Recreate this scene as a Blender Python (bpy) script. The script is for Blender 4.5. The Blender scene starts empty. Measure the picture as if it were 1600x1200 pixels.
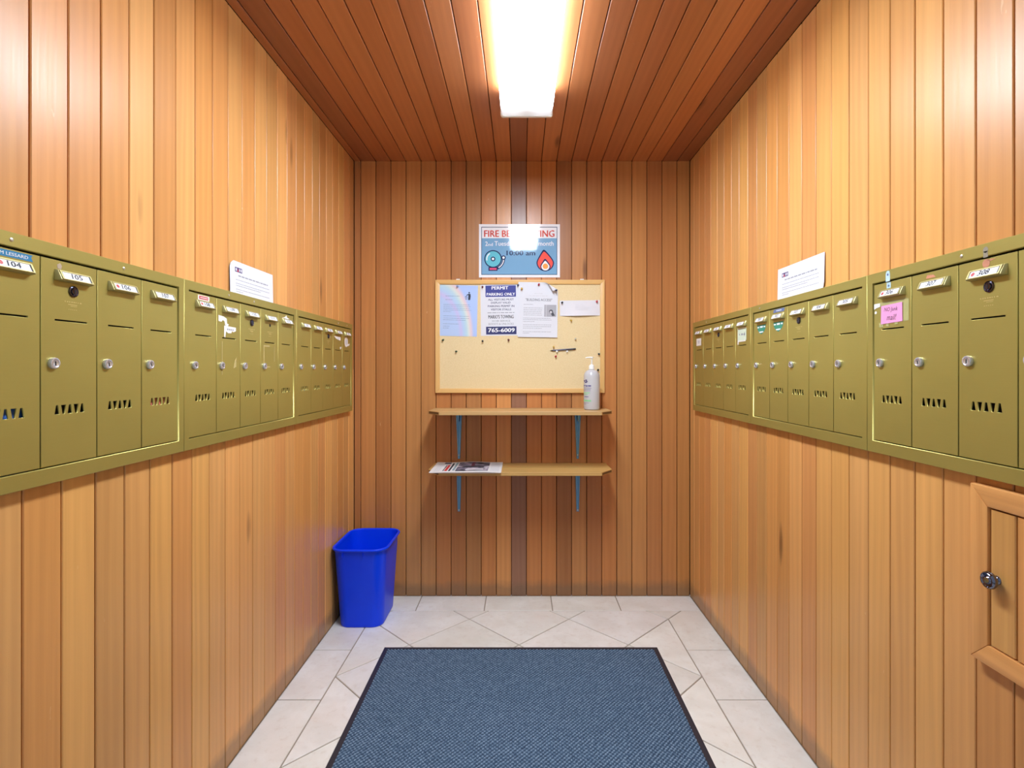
import bpy, bmesh, math, random
import numpy as np
from mathutils import Vector, Matrix

R = math.radians
rng = random.Random(7)
SC = bpy.context.scene
COL = SC.collection

# ------------------------------------------------------------------ camera, world, exposure
F = 830.0                       # focal length in pixels of the 1600 px wide frame
H = 1.247                       # eye height
XL, XR, YB, ZC = -0.922, 0.933, 2.933, 2.399   # left wall, right wall, back wall, ceiling
YF = 0.50                       # alcove walls and ceiling cut short here, out of view, to let world light in
YT = -0.55                      # tiles are laid up to here

cam = bpy.data.cameras.new('camera')
cam.sensor_fit = 'HORIZONTAL'
cam.sensor_width = 36.0
cam.lens = F / 1600 * 36
cam.shift_x = -14 / 1600
cam.shift_y = -22 / 1600
cam.clip_start = 0.01
camo = bpy.data.objects.new('camera', cam)
camo.location = (0, 0, H)
camo.rotation_euler = (R(90), 0, 0)
COL.objects.link(camo)
SC.camera = camo

w = bpy.data.worlds.new('world')
SC.world = w
w.use_nodes = True
w.node_tree.nodes['Background'].inputs[0].default_value = (0.86, 0.97, 1.12, 1)
WORLD_STRENGTH = 0.45
w.node_tree.nodes['Background'].inputs[1].default_value = WORLD_STRENGTH
LAMP_STRENGTH = 69.0

SC.view_settings.view_transform = 'Standard'
SC.view_settings.look = 'None'
SC.view_settings.exposure = 0.0
SC.view_settings.gamma = 1.0
SC.view_settings.use_curve_mapping = False


# ------------------------------------------------------------------ helpers
def lin(r, g, b):
    def f(c):
        c /= 255.0
        return c / 12.92 if c <= 0.04045 else ((c + 0.055) / 1.055) ** 2.4
    return (f(r), f(g), f(b), 1.0)


class NT:
    """small node-tree writer"""
    def __init__(self, name):
        self.m = bpy.data.materials.new(name)
        self.m.use_nodes = True
        self.t = self.m.node_tree
        self.b = self.t.nodes['Principled BSDF']

    def n(self, kind, **kw):
        nd = self.t.nodes.new(kind)
        for k, v in kw.items():
            if k.startswith('i_'):
                key = k[2:]
                key = int(key) if key.isdigit() else key.replace('_', ' ')
                nd.inputs[key].default_value = v
            else:
                setattr(nd, k, v)
        return nd

    def l(self, a, b):
        self.t.links.new(a, b)

    def math(self, op, a, b=None, clamp=False):
        nd = self.t.nodes.new('ShaderNodeMath')
        nd.operation = op
        nd.use_clamp = clamp
        for i, v in enumerate((a, b)):
            if v is None:
                continue
            if isinstance(v, (int, float)):
                nd.inputs[i].default_value = v
            else:
                self.l(v, nd.inputs[i])
        return nd.outputs[0]

    def mix(self, fac, a, b, mode='MIX'):
        nd = self.t.nodes.new('ShaderNodeMix')
        nd.data_type = 'RGBA'
        nd.blend_type = mode
        for sock, v in ((nd.inputs[0], fac), (nd.inputs[6], a), (nd.inputs[7], b)):
            if isinstance(v, (int, float)):
                sock.default_value = v
            elif isinstance(v, tuple):
                sock.default_value = v
            else:
                self.l(v, sock)
        return nd.outputs[2]

    def ramp(self, fac, stops, interp='LINEAR'):
        nd = self.t.nodes.new('ShaderNodeValToRGB')
        cr = nd.color_ramp
        cr.interpolation = interp
        while len(cr.elements) < len(stops):
            cr.elements.new(0.5)
        for e, (p, c) in zip(cr.elements, stops):
            e.position = p
            e.color = c if isinstance(c, tuple) else (c, c, c, 1)
        self.l(fac, nd.inputs[0])
        return nd.outputs[0]

    def coords(self, scale=(1, 1, 1), rand=0.0, kind='Object'):
        tc = self.n('ShaderNodeTexCoord')
        src = tc.outputs[kind]
        if rand:
            oi = self.n('ShaderNodeObjectInfo')
            vm = self.n('ShaderNodeVectorMath', operation='SCALE')
            vm.inputs[0].default_value = (rand, rand * 0.37, rand * 1.7)
            self.l(oi.outputs['Random'], vm.inputs['Scale'])
            ad = self.n('ShaderNodeVectorMath', operation='ADD')
            self.l(src, ad.inputs[0])
            self.l(vm.outputs[0], ad.inputs[1])
            src = ad.outputs[0]
        mu = self.n('ShaderNodeVectorMath', operation='MULTIPLY')
        self.l(src, mu.inputs[0])
        mu.inputs[1].default_value = scale
        return mu.outputs[0]

    def noise(self, vec, scale=1.0, detail=3.0, rough=0.55, dist=0.0):
        nd = self.n('ShaderNodeTexNoise')
        nd.inputs['Scale'].default_value = scale
        nd.inputs['Detail'].default_value = detail
        nd.inputs['Roughness'].default_value = rough
        nd.inputs['Distortion'].default_value = dist
        self.l(vec, nd.inputs['Vector'])
        return nd.outputs['Fac']

    def bump(self, height, strength=0.2, distance=0.001):
        nd = self.n('ShaderNodeBump')
        nd.inputs['Strength'].default_value = strength
        nd.inputs['Distance'].default_value = distance
        self.l(height, nd.inputs['Height'])
        self.l(nd.outputs[0], self.b.inputs['Normal'])

    def set(self, **kw):
        for k, v in kw.items():
            s = self.b.inputs[k.replace('_', ' ')]
            if isinstance(v, (int, float, tuple)):
                s.default_value = v
            else:
                self.l(v, s)
        return self


_pl = {}


def plain(name, rgb, rough=0.5, metal=0.0, spec=0.5, coat=0.0, noise=0.06, scale=60, bump=0.0):
    """plain material with a little procedural colour unevenness"""
    if name in _pl:
        return _pl[name]
    t = NT(name)
    v = t.coords((1, 1, 1), rand=3.0)
    f = t.noise(v, scale, 3)
    c = lin(*rgb)
    lo = tuple(x * (1 - noise) for x in c[:3]) + (1,)
    hi = tuple(min(1, x * (1 + noise)) for x in c[:3]) + (1,)
    t.set(Base_Color=t.mix(f, lo, hi), Roughness=rough, Metallic=metal)
    t.b.inputs['Specular IOR Level'].default_value = spec
    t.b.inputs['Coat Weight'].default_value = coat
    if bump:
        t.bump(f, bump, 0.001)
    _pl[name] = t.m
    return t.m


def link(name, mesh, mat, parent=None, loc=(0, 0, 0), rot=(0, 0, 0), color=None):
    o = bpy.data.objects.new(name, mesh)
    COL.objects.link(o)
    if mat is not None and mesh is not None and not mesh.materials:
        mesh.materials.append(mat)
    elif mat is not None and mesh is not None and mesh.materials[0] != mat:
        o.material_slots[0].link = 'OBJECT'
        o.material_slots[0].material = mat
    o.parent = parent
    o.location = loc
    o.rotation_euler = rot
    if color:
        o.color = color
    return o


def tag(o, label=None, cat=None, group=None, kind=None):
    if label:
        o['label'] = label
    if cat:
        o['category'] = cat
    if group:
        o['group'] = group
    if kind:
        o['kind'] = kind
    return o


def thing(name, label, cat, loc=(0, 0, 0), rot=(0, 0, 0), group=None):
    o = bpy.data.objects.new(name, None)
    o.empty_display_size = 0.05
    COL.objects.link(o)
    o.location = loc
    o.rotation_euler = rot
    return tag(o, label, cat, group)


def finish(bm, smooth=False, name='mesh'):
    bmesh.ops.recalc_face_normals(bm, faces=bm.faces)
    me = bpy.data.meshes.new(name)
    bm.to_mesh(me)
    bm.free()
    if smooth:
        for p in me.polygons:
            p.use_smooth = True
        try:
            me.set_sharp_from_angle(angle=R(40))
        except Exception:
            pass
    return me


def add_box(bm, x0, x1, y0, y1, z0, z1):
    v = [bm.verts.new((x, y, z)) for x in (x0, x1) for y in (y0, y1) for z in (z0, z1)]
    for f in ((0, 1, 3, 2), (4, 6, 7, 5), (0, 4, 5, 1), (2, 3, 7, 6), (0, 2, 6, 4), (1, 5, 7, 3)):
        bm.faces.new([v[i] for i in f])
    return v


def bevel(bm, off, seg=1, angle=30):
    ed = [e for e in bm.edges if len(e.link_faces) == 2 and e.calc_face_angle(0) > R(angle)]
    if ed:
        bmesh.ops.bevel(bm, geom=ed, offset=off, segments=seg, profile=0.5, affect='EDGES')


def box_mesh(x0, x1, y0, y1, z0, z1, bv=0.0, seg=1):
    bm = bmesh.new()
    add_box(bm, x0, x1, y0, y1, z0, z1)
    if bv:
        bmesh.ops.recalc_face_normals(bm, faces=bm.faces)
        bevel(bm, bv, seg)
    return finish(bm, seg > 1)


def add_prism(bm, pts, y0, y1):
    """polygon given as (x, z) pushed from y0 to y1"""
    a = [bm.verts.new((p[0], y0, p[1])) for p in pts]
    b = [bm.verts.new((p[0], y1, p[1])) for p in pts]
    bm.faces.new(a)
    bm.faces.new(b[::-1])
    n = len(pts)
    for i in range(n):
        bm.faces.new((a[i], b[i], b[(i + 1) % n], a[(i + 1) % n]))


def prism_mesh(pts, y0, y1, bv=0.0, seg=1):
    bm = bmesh.new()
    add_prism(bm, pts, y0, y1)
    if bv:
        bmesh.ops.recalc_face_normals(bm, faces=bm.faces)
        bevel(bm, bv, seg)
    return finish(bm, seg > 1)


def add_hprism(bm, pts, z0, z1):
    """polygon given as (x, y) pushed from z0 to z1"""
    a = [bm.verts.new((p[0], p[1], z0)) for p in pts]
    b = [bm.verts.new((p[0], p[1], z1)) for p in pts]
    bm.faces.new(a)
    bm.faces.new(b[::-1])
    n = len(pts)
    for i in range(n):
        bm.faces.new((a[i], b[i], b[(i + 1) % n], a[(i + 1) % n]))


def add_lathe(bm, prof, seg=24, M=None):
    """prof: (radius, height) turned about z, then moved by M"""
    M = M or Matrix.Identity(4)
    rings = []
    for r, z in prof:
        if r < 1e-6:
            rings.append([bm.verts.new(M @ Vector((0, 0, z)))])
        else:
            rings.append([bm.verts.new(M @ Vector((r * math.cos(2 * math.pi * i / seg), r * math.sin(2 * math.pi * i / seg), z))) for i in range(seg)])
    for a, b in zip(rings[:-1], rings[1:]):
        for i in range(seg):
            j = (i + 1) % seg
            if len(a) == 1 and len(b) == 1:
                continue
            if len(a) == 1:
                bm.faces.new((a[0], b[i], b[j]))
            elif len(b) == 1:
                bm.faces.new((a[i], b[0], a[j]))
            else:
                bm.faces.new((a[i], b[i], b[j], a[j]))


OUT = Matrix.Rotation(R(90), 4, 'X')      # local z -> -y (towards the viewer of a wall)


def lathe_mesh(prof, seg=24, M=None, smooth=True):
    bm = bmesh.new()
    add_lathe(bm, prof, seg, M)
    return finish(bm, smooth)


def add_tube(bm, pts, r, seg=10):
    pts = [Vector(p) for p in pts]
    rings = []
    for i, p in enumerate(pts):
        d = (pts[min(i + 1, len(pts) - 1)] - pts[max(i - 1, 0)]).normalized()
        u = d.orthogonal().normalized() if i == 0 else (rings_u - d * rings_u.dot(d)).normalized()
        rings_u = u
        v = d.cross(u)
        rr = r[i] if isinstance(r, (list, tuple)) else r
        rings.append([bm.verts.new(p + rr * (u * math.cos(2 * math.pi * k / seg) + v * math.sin(2 * math.pi * k / seg))) for k in range(seg)])
    for a, b in zip(rings[:-1], rings[1:]):
        for k in range(seg):
            bm.faces.new((a[k], b[k], b[(k + 1) % seg], a[(k + 1) % seg]))
    bm.faces.new(rings[0])
    bm.faces.new(rings[-1][::-1])


def eval_curve(cu):
    o = bpy.data.objects.new('tmp', cu)
    COL.objects.link(o)
    dg = bpy.context.evaluated_depsgraph_get()
    me = bpy.data.meshes.new_from_object(o.evaluated_get(dg))
    bpy.data.objects.remove(o)
    return me


def outline_mesh(loops, t, bv=0.0):
    """filled 2D loops (x, z) with holes; front at y = -t, back at y = 0"""
    cu = bpy.data.curves.new('outline', 'CURVE')
    cu.dimensions = '2D'
    cu.fill_mode = 'BOTH'
    cu.extrude = max(t / 2 - bv, 0.0)
    cu.bevel_depth = bv
    cu.bevel_resolution = 0
    cu.offset = -bv
    for lp in loops:
        s = cu.splines.new('POLY')
        s.points.add(len(lp) - 1)
        for p, q in zip(s.points, lp):
            p.co = (q[0], q[1], 0, 1)
        s.use_cyclic_u = True
    me = eval_curve(cu)
    me.transform(Matrix.Translation((0, -t / 2, 0)) @ OUT)
    bpy.data.curves.remove(cu)
    me.materials.clear()
    return me


def text_mesh(txt, x0, x1, z0, z1, bold=0.0, slant=0.0, t=0.0001, align='fit'):
    """letters fitted into the box x0..x1, z0..z1 on the y = 0 plane, facing -y"""
    cu = bpy.data.curves.new('letters', 'FONT')
    cu.body = txt
    cu.size = 1.0
    cu.shear = slant
    cu.resolution_u = 2
    cu.fill_mode = 'FRONT'
    me = eval_curve(cu)
    bpy.data.curves.remove(cu)
    n = len(me.vertices)
    co = np.empty(n * 3)
    me.vertices.foreach_get('co', co)
    co = co.reshape(n, 3)
    mn, mx = co.min(0), co.max(0)
    s = (mx - mn)
    sx = (x1 - x0) / max(s[0], 1e-6)
    sz = (z1 - z0) / max(s[1], 1e-6)
    out = np.empty_like(co)
    out[:, 0] = x0 + (co[:, 0] - mn[0]) * sx
    out[:, 1] = 0
    out[:, 2] = z0 + (co[:, 1] - mn[1]) * sz
    me.vertices.foreach_set('co', out.ravel())
    me.update()
    me.materials.clear()
    if bold:                                  # heavier strokes: the same letters laid twice, a hair apart
        bm = bmesh.new()
        for k_ in (-1, 1):
            c_ = me.copy()
            c_.transform(Matrix.Translation((k_ * bold * sx * 0.8, -0.00002 * (k_ + 1), k_ * bold * sz * 0.25)))
            bm.from_mesh(c_)
            bpy.data.meshes.remove(c_)
        bm.to_mesh(me)
        bm.free()
    return me


def circle(cx, cz, r, n=28, a0=0, a1=360):
    k = n if a1 - a0 >= 360 else n + 1
    return [(cx + r * math.cos(R(a0 + (a1 - a0) * i / n)), cz + r * math.sin(R(a0 + (a1 - a0) * i / n))) for i in range(k)]


def rect(x0, x1, z0, z1):
    return [(x0, z0), (x1, z0), (x1, z1), (x0, z1)]


def flat_mesh(polys, t=0.0002):
    bm = bmesh.new()
    for p in polys:
        add_prism(bm, p, -t, 0)
    return finish(bm)


def word_rows(x0, x1, rows, h, rnd, skip=0.16):
    """rows of illegible small print: little bars, one per word; rows = [(z, share of width)]"""
    polys = []
    for z, share in rows:
        x = x0
        end = x0 + (x1 - x0) * share
        while x < end - h:
            wd = min(h * rnd.uniform(1.2, 5.5), end - x)
            polys.append(rect(x, x + wd, z - h / 2, z + h / 2))
            x += wd + h * 0.9
    return flat_mesh(polys, 0.0001)


# ------------------------------------------------------------------ materials
def wood_material(name, knots=True, grime=True, grain=1.0, gloss=0.33):
    t = NT(name)
    oi = t.n('ShaderNodeObjectInfo')
    base = oi.outputs['Color']
    v1 = t.coords((22, 22, 0.75), rand=40)
    v2 = t.coords((170, 170, 2.2), rand=23)
    v3 = t.coords((5, 5, 0.9), rand=17)
    n1 = t.noise(v1, 1.0, 4, 0.6, 0.9)
    n2 = t.noise(v2, 1.0, 2, 0.6)
    n3 = t.noise(v3, 1.0, 3, 0.5, 0.4)
    wv = t.n('ShaderNodeTexWave', wave_type='BANDS', bands_direction='X', wave_profile='SIN')
    wv.inputs['Scale'].default_value = 2.6
    wv.inputs['Distortion'].default_value = 7.0
    wv.inputs['Detail'].default_value = 2.5
    wv.inputs['Detail Scale'].default_value = 0.9
    t.l(t.coords((4.2, 4.2, 0.34), rand=61), wv.inputs['Vector'])
    g = t.math('MULTIPLY', t.math('SUBTRACT', n1, 0.5), 0.62 * grain)
    g = t.math('ADD', g, t.math('MULTIPLY', t.math('SUBTRACT', n2, 0.5), 0.28 * grain))
    g = t.math('ADD', g, t.math('MULTIPLY', t.math('SUBTRACT', n3, 0.5), 0.40 * grain))
    g = t.math('ADD', g, t.math('MULTIPLY', t.math('SUBTRACT', wv.outputs['Fac'], 0.5), 0.15 * grain))
    g = t.math('ADD', g, 1.0)
    cc = t.n('ShaderNodeCombineColor')
    for i, p in enumerate((0.85, 1.08, 1.22)):
        t.l(t.math('POWER', g, p), cc.inputs[i])
    col = t.mix(1.0, base, cc.outputs[0], 'MULTIPLY')
    if knots:
        vk = t.coords((11.0, 11.0, 2.6), rand=31)
        wob = t.n('ShaderNodeTexVoronoi', feature='F1')
        wob.inputs['Scale'].default_value = 1.0
        t.l(vk, wob.inputs['Vector'])
        sep = t.n('ShaderNodeSeparateColor')
        t.l(wob.outputs['Color'], sep.inputs[0])
        pick = t.math('GREATER_THAN', sep.outputs[0], 0.955)
        d = t.math('ADD', wob.outputs['Distance'], t.math('MULTIPLY', t.math('SUBTRACT', n1, 0.5), 0.22))
        k = t.math('MULTIPLY', t.ramp(d, [(0.02, 1.0), (0.085, 0.75), (0.20, 0.0)]), pick)
        col = t.mix(t.math('MULTIPLY', k, 0.75), col, lin(82, 46, 26))
        # little pale dents and scratches
        vs = t.coords((120, 120, 26), rand=83)
        s = t.noise(vs, 1.0, 1, 0.4, 1.2)
        s = t.ramp(s, [(0.80, 0.0), (0.83, 1.0)])
        col = t.mix(t.math('MULTIPLY', s, 0.35), col, lin(238, 205, 160))
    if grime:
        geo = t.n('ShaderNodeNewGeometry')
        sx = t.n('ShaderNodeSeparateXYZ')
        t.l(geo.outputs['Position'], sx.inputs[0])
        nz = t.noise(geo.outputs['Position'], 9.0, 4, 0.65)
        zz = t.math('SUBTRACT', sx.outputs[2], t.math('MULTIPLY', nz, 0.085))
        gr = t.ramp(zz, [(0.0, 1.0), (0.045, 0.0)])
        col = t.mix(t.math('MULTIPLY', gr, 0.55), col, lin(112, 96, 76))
    t.set(Base_Color=col)
    rg = t.math('ADD', t.math('MULTIPLY', n2, 0.16), gloss - 0.08)
    t.set(Roughness=rg)
    t.b.inputs['Specular IOR Level'].default_value = 0.42
    t.bump(t.math('ADD', n2, t.math('MULTIPLY', n1, 0.5)), 0.16, 0.0008)
    return t.m


M_PLANK = wood_material('cedar plank', grain=0.5)
M_TRIM = wood_material('cedar trim', knots=False, grime=False)
M_SHELF = wood_material('shelf plywood', knots=False, grime=False, grain=0.7, gloss=0.42)
M_PINE = wood_material('pine frame', knots=False, grime=False, grain=0.35, gloss=0.4)
M_BACK = plain('dark batten wood', (60, 30, 16), 0.8, scale=20)

# tile
t = NT('beige stone tile')
oi = t.n('ShaderNodeObjectInfo')
v = t.coords((1, 1, 1), rand=50)
n1 = t.noise(v, 7, 5, 0.6, 0.4)
n2 = t.noise(v, 38, 4, 0.6)
n3 = t.noise(v, 3.2, 2, 0.5)
c = t.mix(t.ramp(n1, [(0.36, 0.0), (0.66, 1.0)]), lin(238, 239, 236), lin(226, 225, 220))
c = t.mix(t.math('MULTIPLY', t.ramp(n3, [(0.5, 0.0), (0.7, 1.0)]), 0.45), c, lin(226, 218, 210))
c = t.mix(t.math('MULTIPLY', t.ramp(n2, [(0.55, 0.0), (0.75, 1.0)]), 0.35), c, lin(204, 192, 180))
c = t.mix(1.0, c, oi.outputs['Color'], 'MULTIPLY')
t.set(Base_Color=c, Roughness=0.42)
t.bump(n1, 0.15, 0.0015)
M_TILE = t.m
M_GROUT = plain('grout', (158, 148, 134), 0.9, scale=90, noise=0.12)

# olive gold enamel
t = NT('olive gold enamel')
v = t.coords((1, 1, 1), rand=9)
vb = t.coords((14, 1, 900), rand=9)
f = t.noise(v, 5, 3)
fb = t.noise(vb, 1, 2)
c = t.mix(f, lin(168, 156, 82), lin(182, 170, 92))
c = t.mix(t.math('MULTIPLY', t.math('SUBTRACT', fb, 0.3), 0.25), c, lin(190, 178, 106))
t.set(Base_Color=c, Metallic=0.55, Roughness=0.40)
t.bump(fb, 0.04, 0.0004)
M_OLIVE = t.m
M_HOLDER = plain('pale gold metal', (182, 170, 112), 0.38, 0.5, noise=0.05)
M_GOLDMARK = plain('pale raised gold', (214, 200, 130), 0.3, 0.4)  # paler gold than the doors, for the raised lettering
M_DARK = plain('dark interior', (14, 12, 9), 0.9, noise=0.2)
M_BLACKHOLE = plain('keyhole black', (10, 10, 12), 0.6)
M_CHROME = plain('chrome', (214, 216, 222), 0.26, 0.7, noise=0.03)
M_DCHROME = plain('dark chrome', (92, 92, 108), 0.2, 1.0, noise=0.05)
M_SCREW = plain('screw steel', (220, 215, 200), 0.35, 0.8)
M_CARD = plain('name card', (232, 234, 238), 0.5, noise=0.03)
M_PAPER = plain('white paper', (216, 218, 226), 0.6, noise=0.02)
M_PAPERB = plain('plain white slip', (216, 215, 221), 0.6, noise=0.02)
M_INK = plain('ink', (38, 40, 52), 0.6)
M_GREYINK = plain('grey ink', (150, 152, 160), 0.6)
M_FAINT = plain('faint ink', (205, 206, 212), 0.6)
M_SCRAP = plain('torn paper scrap', (236, 232, 228), 0.7, noise=0.05)
M_TAPE = plain('old tape', (176, 172, 112), 0.25, noise=0.1, scale=120)
M_RESID = plain('glue residue', (190, 172, 112), 0.5, noise=0.2, scale=300)
M_PINK = plain('pink note paper', (240, 160, 208), 0.6, noise=0.04)
M_RED = plain('red print', (204, 60, 58), 0.5)
M_REDTAPE = plain('red tape', (196, 62, 62), 0.4)
M_BLUETAPE = plain('blue label tape', (52, 132, 178), 0.35)
M_BLUETAPE2 = plain('blue strip', (92, 112, 160), 0.4)
M_TEAL = plain('teal sticker', (54, 140, 116), 0.5)
M_SALMON = plain('salmon sticker', (206, 140, 110), 0.5, noise=0.2)
M_PALEBLUE = plain('pale blue strip', (186, 214, 220), 0.4, noise=0.08)
M_BLUEMAIL = plain('blue envelope', (64, 118, 205), 0.55)
M_REDMAIL = plain('red flyer', (214, 120, 100), 0.55, noise=0.3, scale=90)
M_WHITEMAIL = plain('white envelope', (200, 204, 210), 0.6)
M_WHITE = plain('white plastic', (238, 238, 234), 0.35, noise=0.02)
M_WHITEMETAL = plain('white enamel', (236, 236, 232), 0.4, noise=0.02)


# ------------------------------------------------------------------ setting: planked walls and ceiling
_pm = {}


def plank_mesh(wd, ln, th=0.011, gap=0.0032, ch=0.0018):
    key = (round(wd, 4), round(ln, 4))
    if key not in _pm:
        bm = bmesh.new()
        a, b = gap / 2, wd - gap / 2
        pr = [(a, th), (a, ch), (a + ch, 0), (b - ch, 0), (b, ch), (b, th)]
        lo = [bm.verts.new((x, y, 0)) for x, y in pr]
        hi = [bm.verts.new((x, y, ln)) for x, y in pr]
        bm.faces.new(lo)
        bm.faces.new(hi[::-1])
        for i in range(6):
            j = (i + 1) % 6
            bm.faces.new((lo[i], hi[i], hi[j], lo[j]))
        _pm[key] = finish(bm, name='plank')
    return _pm[key]


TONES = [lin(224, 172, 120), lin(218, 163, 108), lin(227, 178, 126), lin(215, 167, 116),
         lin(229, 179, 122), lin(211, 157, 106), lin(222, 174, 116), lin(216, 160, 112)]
BTONES = [lin(198, 143, 98), lin(188, 132, 90), lin(203, 150, 104), lin(186, 137, 97),  # same cedar; the back wall's weaker light is put into darker tones
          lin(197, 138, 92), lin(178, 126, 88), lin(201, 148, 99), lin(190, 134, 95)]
CTONES = [lin(186, 126, 92), lin(178, 118, 86), lin(192, 133, 98), lin(170, 114, 88),  # ceiling planks darker still, their lack of direct light put into the colour
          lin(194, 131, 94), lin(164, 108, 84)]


def wood_tint(c):
    return (c[0] * 0.95, c[1] * 0.835, c[2] * 0.59, 1)


TONES, BTONES, CTONES = [[wood_tint(c) for c in l_] for l_ in (TONES, BTONES, CTONES)]


def struct(name, mesh, mat, loc=(0, 0, 0), rot=(0, 0, 0)):
    return tag(link(name, mesh, mat, None, loc, rot), kind='structure')


D = 0.0115
wall_left = struct('wall_left', box_mesh(XL - D - 0.05, XL - D, YF, YB + 0.06, 0, ZC + 0.06), M_BACK)
wall_right = struct('wall_right', box_mesh(XR + D, XR + D + 0.05, YF, YB + 0.06, 0, ZC + 0.06), M_BACK)
wall_back = struct('wall_back', box_mesh(XL - D, XR + D, YB + D, YB + D + 0.05, 0, ZC + 0.06), M_BACK)
ceiling = struct('ceiling', box_mesh(XL - D, XR + D, YF, YB + D, ZC + D, ZC + D + 0.05), M_BACK)

PW, PS = 0.0832, 0.0844


def edges(first, step, lo, hi):
    k0 = math.floor((lo - first) / step)
    e = [first + step * k for k in range(k0, k0 + 80)]
    e = [x for x in e if lo + 0.008 < x < hi - 0.008]
    return [lo] + e + [hi]


def tone(tones, f=0.08):
    c = rng.choice(tones)
    k = 1 + rng.uniform(-f, f)
    return tuple(x * k for x in c[:3]) + (1,)


be = edges(-0.885, PW, XL, XR)
for i, (a, b) in enumerate(zip(be[:-1], be[1:])):
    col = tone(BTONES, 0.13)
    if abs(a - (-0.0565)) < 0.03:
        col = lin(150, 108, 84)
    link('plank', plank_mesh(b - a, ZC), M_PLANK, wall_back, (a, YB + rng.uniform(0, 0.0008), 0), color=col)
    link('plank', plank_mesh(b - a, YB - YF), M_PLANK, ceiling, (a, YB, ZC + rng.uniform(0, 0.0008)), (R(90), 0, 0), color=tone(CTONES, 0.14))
SPLIT = 1.25
for first, z0, z1 in ((0.998, SPLIT, ZC), (0.983, 0.0, SPLIT)):
    e = edges(first, PS, YF, YB)
    for a, b in zip(e[:-1], e[1:]):
        link('plank', plank_mesh(b - a, z1 - z0), M_PLANK, wall_left, (XL - rng.uniform(0, 0.0008), a, z0), (0, 0, R(90)), color=tone(TONES))
e = edges(1.006, PS, YF, YB)
for a, b in zip(e[:-1], e[1:]):
    link('plank', plank_mesh(b - a, ZC), M_PLANK, wall_right, (XR + rng.uniform(0, 0.0008), b, 0), (0, 0, R(-90)), color=tone(TONES))

# ------------------------------------------------------------------ setting: tiled floor
floor = struct('floor', box_mesh(-2.6, 2.6, -3.5, YB + D, -0.06, -0.0035), M_GROUT)  # slab runs on unseen past the tiles to block world light from below
G = 0.0056


def clip(poly, axis, lim, keep_less):
    out = []
    for i, p in enumerate(poly):
        q = poly[(i + 1) % len(poly)]
        pi = (p[axis] <= lim) if keep_less else (p[axis] >= lim)
        qi = (q[axis] <= lim) if keep_less else (q[axis] >= lim)
        if pi:
            out.append(p)
        if pi != qi:
            s = (lim - p[axis]) / (q[axis] - p[axis])
            out.append((p[0] + s * (q[0] - p[0]), p[1] + s * (q[1] - p[1])))
    return out


def inset(poly, d):
    """shrink a convex polygon by d"""
    n = len(poly)
    area = sum(poly[i][0] * poly[(i + 1) % n][1] - poly[(i + 1) % n][0] * poly[i][1] for i in range(n))
    if area < 0:
        poly = poly[::-1]
    ls = []
    for i in range(n):
        p, q = Vector(poly[i]), Vector(poly[(i + 1) % n])
        e_ = q - p
        if e_.length < 1e-4:
            continue
        nrm = Vector((-e_.y, e_.x)).normalized()
        ls.append((p + nrm * d, e_.normalized()))
    out = []
    for i in range(len(ls)):
        p, u = ls[i - 1]
        q, v_ = ls[i]
        den = u.x * v_.y - u.y * v_.x
        if abs(den) < 1e-6:
            continue
        s = ((q.x - p.x) * v_.y - (q.y - p.y) * v_.x) / den
        out.append((p.x + u.x * s, p.y + u.y * s))
    return out


def poly_area(p):
    return abs(sum(p[i][0] * p[(i + 1) % len(p)][1] - p[(i + 1) % len(p)][0] * p[i][1] for i in range(len(p)))) / 2


def tile(poly):
    if len(poly) < 3 or poly_area(poly) < 0.0012:
        return
    p = inset(poly, G / 2)
    if len(p) < 3 or poly_area(p) < 0.0004:
        return
    cx = sum(q[0] for q in p) / len(p)
    cy = sum(q[1] for q in p) / len(p)
    bm = bmesh.new()
    bot = [bm.verts.new((q[0] - cx, q[1] - cy, -0.0035)) for q in p]
    mid = [bm.verts.new((q[0] - cx, q[1] - cy, -0.0013)) for q in p]
    ins = inset([(q[0] - cx, q[1] - cy) for q in p], 0.0016)
    if len(ins) != len(p):
        bm.free()
        return
    # match starting corner
    j = min(range(len(ins)), key=lambda k_: (ins[k_][0] - mid[0].co.x) ** 2 + (ins[k_][1] - mid[0].co.y) ** 2)
    ins = ins[j:] + ins[:j]
    top = [bm.verts.new((q[0], q[1], 0)) for q in ins]
    n = len(p)
    bm.faces.new(top)
    bm.faces.new(bot[::-1])
    for i in range(n):
        k = (i + 1) % n
        bm.faces.new((bot[i], bot[k], mid[k], mid[i]))
        bm.faces.new((mid[i], mid[k], top[k], top[i]))
    m = finish(bm, name='tile')
    s = 1 + rng.uniform(-0.05, 0.03)
    link('tile', m, M_TILE, floor, (cx, cy, rng.uniform(-0.0004, 0.0002)), color=(s, s * rng.uniform(0.985, 1.0), s * rng.uniform(0.965, 1.0), 1))


BL, BR, BY = -0.756, 0.738, 2.753          # inner field, framed by a border of half tiles
X0, Y0, DG = 0.240, 2.661, 0.249
CUT = (BR, Y0)                              # the diagonal seam runs on through the corner
for i in range(-6, 7):
    for j in range(-16, 3):
        if (i + j) % 2 == 0:
            continue
        cx, cy = X0 + DG * i, Y0 + DG * j
        p = [(cx - DG, cy), (cx, cy - DG), (cx + DG, cy), (cx, cy + DG)]
        # triangles that reach past the right border at the far corner stay whole
        if abs(cx - BR) < 0.01 and cy > Y0:
            p = clip(p, 1, BY, True)
        else:
            for ax, lim, less in ((0, BL, False), (0, BR, True), (1, BY, True), (1, YT, False)):
                if p:
                    p = clip(p, ax, lim, less)
        tile(p)
bx = [XL] + [x for x in (-0.902 + 0.3555 * k for k in range(0, 6)) if XL + 0.03 < x < XR - 0.08] + [XR]
for a, b in zip(bx[:-1], bx[1:]):
    tile(rect(a, b, BY, YB))
by = [BY] + [2.366 - 0.357 * k for k in range(0, 9)]
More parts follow.
